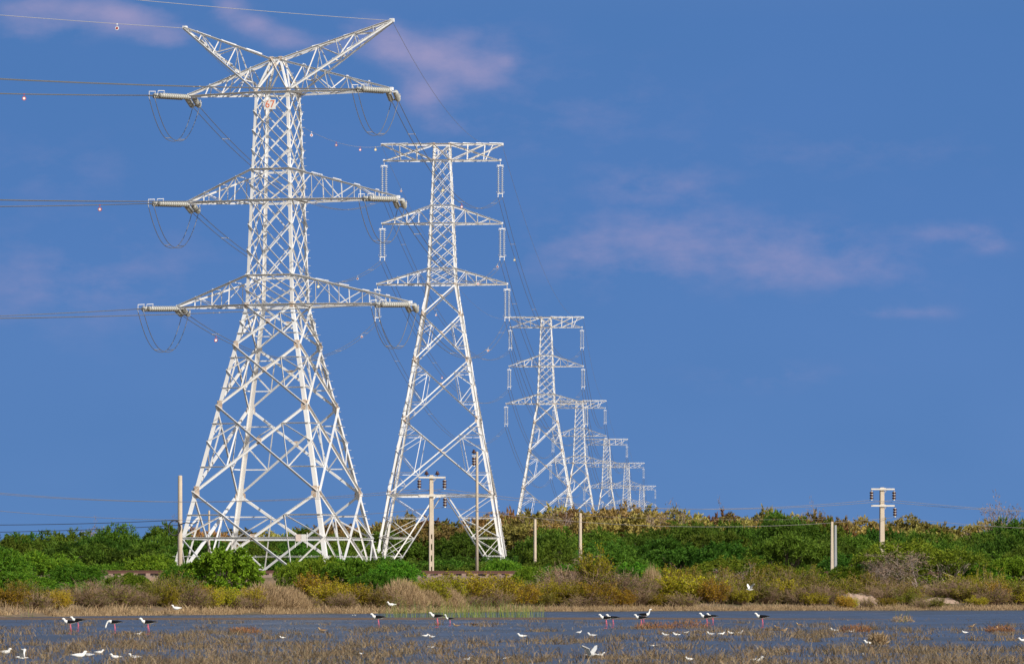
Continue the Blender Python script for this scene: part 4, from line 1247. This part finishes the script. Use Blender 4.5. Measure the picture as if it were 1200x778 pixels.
# ---- ground-cover and marsh plants nobody could count
def blades(n_try, sample, h, wd, m, name, seed, lean=.35, z=None):
    rng = np.random.default_rng(seed)
    p, hs = sample(rng, n_try)
    n = len(p)
    an = rng.uniform(0, 2 * math.pi, n)
    s = np.stack([np.cos(an), np.sin(an), np.zeros(n)], 1)
    H_ = (h * hs * rng.uniform(.5, 1.25, n))[:, None]
    ld = rng.normal(size=(n, 3)) * lean; ld[:, 2] = 0
    W = wd * rng.uniform(.6, 1.4, n)[:, None]
    mid = p + ld * H_ * .35 + np.array([0, 0, 1]) * H_ * .6
    tip = p + ld * H_ + np.array([0, 0, 1]) * H_ * .95
    v = np.stack([p - s * W * .5, p + s * W * .5, mid + s * W * .35, mid - s * W * .35, tip + s * W * .08, tip - s * W * .08], 1).reshape(-1, 3)
    b = (np.arange(n) * 6)[:, None]
    f = np.concatenate([b + np.array([[0, 1, 2, 3]]), b + np.array([[3, 2, 4, 5]])], 0)
    o = bpy.data.objects.new(name, np_mesh(name, v, f, M[m])); link(o); tag(o, kind='stuff'); return o
def marsh(rng, n):
    d = 1 / rng.uniform(1 / 182., 1 / 52., n)
    x = rng.uniform(-.150, .150, n) * d
    # clumps: patches in plan that thin out toward the open water by the shore
    f1 = fnoise(x * .30 + 40, d * .085 + 9, 3); f2 = fnoise(x * .9 + 7, d * .35 + 3, 2)
    f3 = fnoise(x * 1.7 + 3, d * .22 + 60, 2)
    dens = np.interp(d, [52, 66, 76, 95, 115, 135, 150, 162, 172, 182], [.58, .56, .50, .47, .475, .47, .42, .36, .22, .0])
    dens = dens + np.interp(x / d, [-.11, 0, .05, .11], [0, .005, .02, .03])
    ok = (f1 * .40 + f2 * .35 + f3 * .25) < dens
    keep = rng.random(len(x)) < np.interp(d, [52, 75, 90, 120, 160], [.20, .22, .27, .36, .36])
    stray = rng.random(len(x)) < .22
    def tufts(m_, k, smin, smax, h0, h1):
        X, D = x[m_], d[m_]; n_ = len(X)
        sp = np.repeat(rng.uniform(smin, smax, n_), k)
        return np.stack([np.repeat(X, k) + rng.normal(size=n_ * k) * sp, np.repeat(D, k) + rng.normal(size=n_ * k) * sp, np.full(n_ * k, -.02)], 1), np.repeat(rng.uniform(h0, h1, n_), k)
    A = tufts(ok & keep, 26, .06, .24, .4, 1.35); B = tufts(stray & ~ok, 4, .03, .12, .3, .8)
    return np.concatenate([A[0], B[0]]), np.concatenate([A[1], B[1]])
o = blades(24000, marsh, .145, .012, 'tuft', 'marsh_stubble', 11, .65); o['label'] = 'brown stubble of dead marsh grass standing in the shallow water'; o['category'] = 'marsh grass'
def nearstrip(rng, n):
    d = rng.uniform(62, 72.5, n); x = rng.uniform(-.15, .15, n) * d
    ok = fnoise(x * .25, d * .5, 2) < np.interp(x / d, [-.12, -.03, .03, .11], [.62, .5, .42, .46])
    x, d = x[ok], d[ok]
    return np.stack([x, d, np.full(len(x), -.02)], 1), rng.uniform(.5, 1.1, len(x))
o = blades(9000, nearstrip, .06, .012, 'meadow', 'green_marsh_grass', 12, .5); o['label'] = 'strip of short green grass at the bottom edge of the marsh'; o['category'] = 'grass'
def shoregrass(rng, n):
    x = rng.uniform(-34, 44, n); off = (rng.gamma(1.4, .6, n) - .3) * np.interp(x, [-34, -9, 0], [2.6, 1.7, 1.0])
    ok = (off < 7) & (fnoise(x * .7, off * .4, 2) < .72)
    x, off = x[ok], off[ok]; d = shore(x) + off
    return np.stack([x, d, ground(x, d) - .03], 1), np.interp(off, [-.4, .5, 3, 8], [.35, .6, 1.0, 1.2]) * rng.uniform(.5, 1.2, len(x))
o = blades(85000, shoregrass, .34, .020, 'straw', 'shore_grass', 13, .5); o['label'] = 'dry straw-coloured grass fringing the far shore'; o['category'] = 'grass'
def under(rng, n):
    x = rng.uniform(-36, 46, n); d = rng.uniform(186, 300, n)
    off = d - shore(x); k = np.abs(d - rail_y(x))
    ok = (off > 3) & (k > 3.2)
    x, d = x[ok], d[ok]
    return np.stack([x, d, ground(x, d) - .03], 1), rng.uniform(.5, 1.3, len(x))
o = blades(90000, under, .30, .035, 'under', 'undergrowth', 14, .6); o['label'] = 'low mixed green and brown undergrowth between the bushes'; o['category'] = 'undergrowth'
def reeds(rng, n):
    xp = np.concatenate([rng.normal(545, 42, n), rng.normal(468, 16, n // 8), rng.normal(612, 14, n // 5), rng.normal(1058, 4, n // 60), rng.normal(30, 6, n // 80)])
    xp = xp[(xp > 430) & (xp < 640) | (xp > 1040) | (xp < 50)]
    d = np.where(xp > 1000, 158, 186) + rng.normal(size=len(xp)) * 2.5
    x = (xp - 600) * d / F
    return np.stack([x, d, np.full(len(x), -.05)], 1), rng.uniform(.5, 1.2, len(x))
o = blades(700, reeds, .74, .012, 'reed', 'reeds', 15, .22); o['label'] = 'patch of thin green reeds standing in open water'; o['category'] = 'reeds'

# ------------------------------------------------------------------ birds
def loft(mb, path, matfn, n=10):
    """one closed skin through elliptical rings: (point, half-width, half-height)"""
    b = len(mb.v); m_ = len(path); ref = V((0, 1, 0))
    for i, (p, hw, hh) in enumerate(path):
        d = V(path[min(i + 1, m_ - 1)][0]) - V(path[max(0, i - 1)][0]); d.normalize()
        s = ref; up = d.cross(s).normalized() * -1
        if up.z < 0 and abs(d.x) > .3: up = -up
        for k in range(n):
            an = 2 * math.pi * k / n
            mb.v.append(tuple(V(p) + s * (hw * math.cos(an)) + up * (hh * math.sin(an))))
    for i in range(m_ - 1):
        for k in range(n):
            mb.f.append((b + i * n + k, b + i * n + (k + 1) % n, b + (i + 1) * n + (k + 1) % n, b + (i + 1) * n + k))
            mb.mi.append(matfn(i, math.sin(2 * math.pi * (k + .5) / n)))
    mb.f.append(tuple(b + k for k in reversed(range(n)))); mb.mi.append(matfn(0, 0))
    mb.f.append(tuple(b + (m_ - 1) * n + k for k in range(n))); mb.mi.append(matfn(m_ - 2, 0))

def stilt(pose):
    """black-backed white wader on long pink legs, facing -x"""
    mb = MB()
    body = [(V((.20, 0, .27)), .006, .006), (V((.15, 0, .275)), .026, .018), (V((.08, 0, .272)), .046, .040), (V((.0, 0, .265)), .056, .050), (V((-.07, 0, .270)), .050, .050), (V((-.115, 0, .290)), .034, .036)]
    if pose == 'up': neck = [((-.14, 0, .335), .020, .022), ((-.150, 0, .385), .017, .018), ((-.160, 0, .415), .022, .023), ((-.185, 0, .422), .022, .021), ((-.208, 0, .417), .012, .011), ((-.215, 0, .416), .004, .004), ((-.280, 0, .408), .002, .002)]
    elif pose == 'rest': neck = [((-.130, 0, .318), .026, .026), ((-.142, 0, .340), .026, .026), ((-.165, 0, .350), .024, .023), ((-.187, 0, .345), .013, .012), ((-.194, 0, .343), .004, .004), ((-.255, 0, .333), .002, .002)]
    else: neck = [((-.150, 0, .282), .022, .022), ((-.180, 0, .235), .017, .018), ((-.195, 0, .190), .018, .018), ((-.205, 0, .160), .022, .022), ((-.212, 0, .135), .012, .012), ((-.214, 0, .128), .004, .004), ((-.222, 0, .065), .002, .002)]
    path = [(V(p), a, b) for p, a, b in body] + [(V(p), a, b) for p, a, b in neck]
    nb = len(body) - 1; last = len(path) - 2
    def mf(i, s):
        if i >= last - 0: return 1
        if i < nb - 1 and s > -.48: return 1
        return 0
    loft(mb, path, mf)
    mb.cur = 2
    for sy_, kx in ((.022, .0), (-.022, .03)):
        mb.tube([(.0, sy_, .235), (.012 + kx * .5, sy_, .125), (-.004 + kx, sy_, .0)], [.008, .006, .005], 6)
        mb.tube([(-.004 + kx, sy_, .004), (-.045 + kx, sy_, .004)], [.006, .004], 5)
    return mb.mesh('stilt', [M['bwhite'], M['bblack'], M['bpink']], True)
def sitter(kind):
    """bird settled low on the mud, facing -x"""
    mb = MB()
    path = [(V((.17, 0, .085)), .006, .006), (V((.11, 0, .08)), .028, .020), (V((.03, 0, .07)), .060, .052), (V((-.05, 0, .07)), .062, .058), (V((-.10, 0, .095)), .040, .040), (V((-.115, 0, .135)), .027, .028),
            (V((-.128, 0, .158)), .030, .030), (V((-.155, 0, .160)), .024, .022), (V((-.170, 0, .155)), .010, .009), (V((-.205, 0, .148)), .003, .003)]
    def mf(i, s):
        if i >= 8: return 2
        return 1 if (i < 4 and s > .25) else 0
    loft(mb, path, mf)
    mb.cur = 2
    for sy_ in (.02, -.02): mb.tube([(.0, sy_, .04), (.0, sy_, -.04)], .006, 5)
    return mb.mesh('settled_bird', {'tern': [M['bwhite'], M['bgrey'], M['orange']], 'white': [M['bwhite'], M['bwhite'], M['bbuff']], 'brown': [M['bbuff'], M['bbrown'], M['bblack']], 'dark': [M['bbrown'], M['bblack'], M['bblack']]}[kind], True)
def winged(up):
    """white bird with both wings raised or spread, facing -x"""
    mb = MB()
    path = [(V((.16, 0, .10)), .012, .004), (V((.09, 0, .095)), .026, .018), (V((.0, 0, .09)), .045, .042), (V((-.08, 0, .10)), .034, .034), (V((-.115, 0, .115)), .024, .026), (V((-.145, 0, .115)), .018, .017), (V((-.165, 0, .112)), .006, .006), (V((-.195, 0, .108)), .002, .002)]
    loft(mb, path, lambda i, s: 2 if i >= 6 else 0)
    for s in (-1, 1):
        a = up
        q = [(-.05, .03, .10), (.06, .03, .10), (-.07, .20, .10 + .17 * a), (.05, .19, .09 + .16 * a), (.02, .40, .10 + .26 * a), (.07, .37, .10 + .24 * a)]
        vs = [V((x, s * y, z)) for x, y, z in q] + [V((x, s * y, z - .012)) for x, y, z in q]
        b = len(mb.v); mb.v.extend(tuple(p) for p in vs)
        for f, m_ in (((0, 1, 3, 2), 0), ((2, 3, 5, 4), 1), ((6, 8, 9, 7), 0), ((8, 10, 11, 9), 1), ((0, 2, 8, 6), 0), ((2, 4, 10, 8), 1), ((1, 7, 9, 3), 0), ((3, 9, 11, 5), 1), ((4, 5, 11, 10), 1)):
            mb.f.append(tuple(b + i for i in f)); mb.mi.append(m_)
    return mb.mesh('winged_bird', [M['bwhite'], M['bwhite'], M['bbuff']])
BM = {'up': stilt('up'), 'rest': stilt('rest'), 'feed': stilt('feed'), 'tern': sitter('tern'), 'white': sitter('white'), 'brown': sitter('brown'), 'dark': sitter('dark'), 'wing': winged(1.0), 'spread': winged(.25)}
BN = {'up': ('stilt', 'wading bird'), 'rest': ('stilt', 'wading bird'), 'feed': ('stilt', 'wading bird'), 'tern': ('tern', 'bird'), 'white': ('white_bird', 'bird'), 'brown': ('brown_wader', 'bird'), 'dark': ('dark_wader', 'bird'), 'wing': ('white_bird', 'bird'), 'spread': ('white_bird', 'bird')}
# kind, photo x, photo y of the feet, heading (0 faces left, 180 right), size, label
BIRDS = [('rest', 82, 742, 10, 1.0, 'black and white stilt at left, front one of an overlapping resting pair'),
         ('rest', 91, 739, 4, 1.0, 'black and white stilt at left, rear one of an overlapping resting pair'),
         ('feed', 134, 742, 5, 1.0, 'black and white stilt bending its head down, left of the lone upright stilt'),
         ('rest', 173, 743, 12, 1.05, 'lone black-backed stilt standing on pink legs below the plain round pole'),
         ('dark', 151, 744, 20, 1.0, 'dark-backed bird crouching in stubble between two stilts'),
         ('white', 162, 744, 200, .8, 'small pale bird low in stubble just left of the lone stilt'),
         ('white', 5, 767, 170, 1.1, 'white bird low in the stubble at the far left edge'),
         ('wing', 26, 774, 0, .9, 'white bird with raised wing at bottom left corner'),
         ('white', 92, 771, 190, 1.15, 'largest white bird of the resting row at bottom left'),
         ('tern', 104, 769, 0, .8, 'grey-winged white bird in the resting row at bottom left, right of the largest'),
         ('white', 116, 766, 185, .75, 'small white bird behind the resting row at bottom left'),
         ('white', 136, 772, 10, .85, 'white bird at bottom left, left one of two spaced apart'),
         ('tern', 158, 772, 0, .9, 'grey-winged white bird at bottom left, right one of two spaced apart'),
         ('brown', 378, 740, 10, 1.1, 'brown duck-like wader alone in open water below the number 67 pylon'),
         ('spread', 415, 722, 0, .8, 'small pale bird by the mud bar below the right pylon legs'),
         ('feed', 441, 735, 180, .2, 'tiny bird'),
         ('rest', 443, 736, 8, 1.1, 'black and white stilt alone in open water left of the reeds'),
         ('rest', 512, 735, 5, 1.15, 'black-backed stilt standing just below the green reeds'),
         ('up', 527, 733, 10, .75, 'upright pale-headed bird right beside the stilt below the reeds'),
         ('brown', 535, 734, 0, .95, 'buff brown wader below the right half of the green reeds'),
         ('dark', 556, 733, 0, 1.0, 'dark brown wader right of the reeds at the stubble edge'),
         ('tern', 506, 747, 0, .7, 'small tern below the reed stilt, nearer the camera, right one of two'),
         ('white', 498, 746, 180, .7, 'small white bird below the reed stilt, nearer the camera, left one of two'),
         ('spread', 425, 768, 30, .55, 'pale bird with open wings near bottom centre-left'),
         ('spread', 505, 760, 150, .5, 'pale bird with open wings in stubble below the slotted pole'),
         ('white', 331, 748, 0, .6, 'small buff-white bird in stubble below the left pylon legs'),
         ('white', 547, 774, 160, .6, 'white bird at the bottom edge below the slim tall pole, left of another'),
         ('white', 594, 773, 200, .6, 'white bird at the bottom edge, right of another and below the shrubs'),
         ('rest', 710, 736, 5, 1.05, 'black and white stilt below the thin pole pair, front one of two overlapping'),
         ('rest', 718, 735, 3, 1.0, 'black and white stilt below the thin pole pair, rear one of two overlapping'),
         ('rest', 751, 735, 0, 1.0, 'black and white stilt with a white post-like neck of another bird behind it'),
         ('up', 755, 731, 180, 1.05, 'stilt stretching its white neck tall behind a hunched stilt'),
         ('white', 612, 747, 0, 1.0, 'white bird sitting alone in the stubble below the thin pole pair'),
         ('white', 678, 742, 170, .7, 'small white bird half hidden in stubble left of the sitting tern'),
         ('tern', 694, 746, 0, 1.0, 'sitting tern alone in water below the pair of overlapping stilts'),
         ('wing', 692, 771, 150, 1.0, 'white bird with wing raised steeply at the bottom centre'),
         ('white', 703, 769, 180, .7, 'white bird low beside the one raising its wing at bottom centre'),
         ('spread', 766, 758, 60, .55, 'pale bird with spread wings alone in open water right of centre'),
         ('tern', 780, 745, 0, .8, 'tern in the middle white flock, leftmost of the flock'),
         ('white', 793, 745, 0, .85, 'white bird in the middle flock, second from its left end'),
         ('white', 804, 742, 180, .6, 'small white bird in the middle flock beside orange stubble'),
         ('tern', 833, 744, 0, .85, 'tern heading the right-hand white flock, its leftmost bird'),
         ('white', 845, 744, 180, .8, 'white bird in the right-hand flock, just right of its leftmost tern'),
         ('white', 857, 743, 0, .8, 'white bird in the right-hand flock, just left of its end bird'),
         ('tern', 866, 743, 180, .9, 'tern at the right end of the right-hand white flock'),
         ('rest', 828, 735, 0, 1.1, 'stilt above the right-hand white flock, front one of two'),
         ('rest', 835, 732, 5, .95, 'stilt above the right-hand white flock, darker rear one of two'),
         ('rest', 893, 735, 0, 1.1, 'black and white stilt left of the pale and grey pole pair'),
         ('white', 808, 774, 20, .65, 'white bird at the bottom edge below the middle flock'),
         ('white', 887, 776, 190, .9, 'white bird at the bottom edge below the lone right stilt'),
         ('brown', 911, 736, 0, .85, 'dark brown wader in stubble, left of a buff one'),
         ('brown', 918, 740, 180, .95, 'buff wader in stubble below the dark brown one'),
         ('brown', 937, 733, 0, .95, 'brown wader near open water left of the pole pair'),
         ('tern', 978, 740, 0, 1.0, 'dark-headed pale bird on the water below the pole pair'),
         ('white', 997, 741, 180, .85, 'pale buff bird on the water right of the pole pair'),
         ('dark', 1018, 739, 90, .9, 'dark wader upright in stubble below the double-crossarm pole'),
         ('white', 1018, 755, 0, .9, 'white bird in stubble beside the straw clump at right'),
         ('white', 1011, 768, 90, .45, 'tiny white bird in water nearest below the straw clump'),
         ('brown', 1138, 735, 170, .95, 'buff brown wader in stubble at right, farther of two'),
         ('white', 1131, 742, 0, .7, 'small white bird in stubble at right, nearer of two'),
         ('brown', 1172, 738, 0, 1.1, 'brown wader on a stubble mound near the right edge'),
         ('white', 1199, 752, 0, .9, 'white bird cut by the right edge of the picture')]
for k, x, y, hd, sc_, lab in BIRDS:
    if lab == 'tiny bird': continue
    d = CAMH * F / (y - HZ)
    o_ = bpy.data.objects.new(BN[k][0], BM[k])
    o_.location = ((x - 600) * d / F, d, 0.0 if k in ('up', 'rest', 'feed') else .0)
    o_.rotation_euler = (0, 0, R(hd)); sc_ = sc_ * (1.05 if k in ('up', 'rest', 'feed') else .68)
    o_.scale = (sc_, sc_ * (1 if k in ('up', 'rest', 'feed') else .9), sc_ * (1 if k in ('up', 'rest', 'feed') else .85)); link(o_)
    tag(o_, lab, BN[k][1], 'waders and terns on the marsh')
for x, y, d, hd, lab, k in [(879, 693, 215, 20, 'white gull flying low in front of the shrubs, wings raised', 'wing')]:
    o_ = bpy.data.objects.new('gull', BM[k]); o_.location = P(x, y, d); o_.rotation_euler = (0, 0, R(hd)); link(o_); tag(o_, lab, 'bird')
for x, dd_, k, lab in [(207, 1.0, 'white', 'white bird resting on the far bank below the plain round pole'), (459, .6, 'white', 'small white bird on the far bank left of the reeds')]:
    xw = (x - 600) * 215 / F; d = float(shore(np.array([xw]))[0]) + dd_
    o_ = bpy.data.objects.new('white_bird', BM[k]); o_.location = ((x - 600) * d / F, d, gz((x - 600) * d / F, d) + .25); o_.scale = (1.3,) * 3; link(o_); tag(o_, lab, 'bird')
M['rustweed'] = mat('rusty_dry_weed', (.30, .12, .05), .85, island=[(.34, .14, .06), (.22, .10, .05), (.40, .20, .08), (.17, .09, .06)], transl=.2, spec=.1)
for i, (x, y, wd_, h_, lab) in enumerate([(768, 737, .55, .24, 'rust-red dry weed clump right of the hunched stilt'), (806, 736, .65, .32, 'rust-brown dry weed clump above the middle white flock'), (1003, 741, .4, .26, 'dark rusty weed clump on the water right of the pole pair'),
                                     (1172, 741, .36, .24, 'rusty weed mound under the brown wader at right'), (1058, 729, .35, .34, 'thin tan weed tuft in open water below the double-crossarm pole'), (288, 742, .4, .2, 'small rusty weed clump in water below the left pylon legs')]):
    rng = np.random.default_rng(300 + i); n = 420; d = CAMH * F / (y - HZ)
    an = rng.uniform(0, 6.28, n); q = np.sqrt(rng.random(n))
    p = np.stack([np.cos(an) * q * wd_, np.sin(an) * q * wd_, rng.random(n) ** 1.5 * h_ * .8 * (1 - .5 * q)], 1); d_ = np.stack([np.cos(an) * q * .6, np.sin(an) * q * .6, np.ones(n)], 1) + rng.normal(size=(n, 3)) * .5
    o_ = bpy.data.objects.new('weed_clump', crown_mesh(cards(p, d_, .10, .016, rng), M['rustweed'] if i != 4 else M['straw'], 'weed_clump'))
    o_.location = ((x - 600) * d / F, d, 0); link(o_); tag(o_, lab, 'weed')
# straw clump standing among the stubble at right
rng = np.random.default_rng(8)
n = 420; an = rng.uniform(0, 6.28, n); q = np.sqrt(rng.random(n))
p = np.stack([np.cos(an) * q * .13, np.sin(an) * q * .13, rng.uniform(0, .16, n)], 1); d_ = np.stack([np.cos(an) * q * .5, np.sin(an) * q * .5, np.ones(n)], 1) + rng.normal(size=(n, 3)) * .3
o_ = bpy.data.objects.new('straw_clump', crown_mesh(cards(p, d_, .14, .022, rng), M['straw'], 'straw_clump')); dd = CAMH * F / (757 - HZ)
o_.location = ((1030 - 600) * dd / F, dd, 0); link(o_); tag(o_, 'pale yellow straw clump standing in stubble below the double-crossarm pole', 'grass clump')
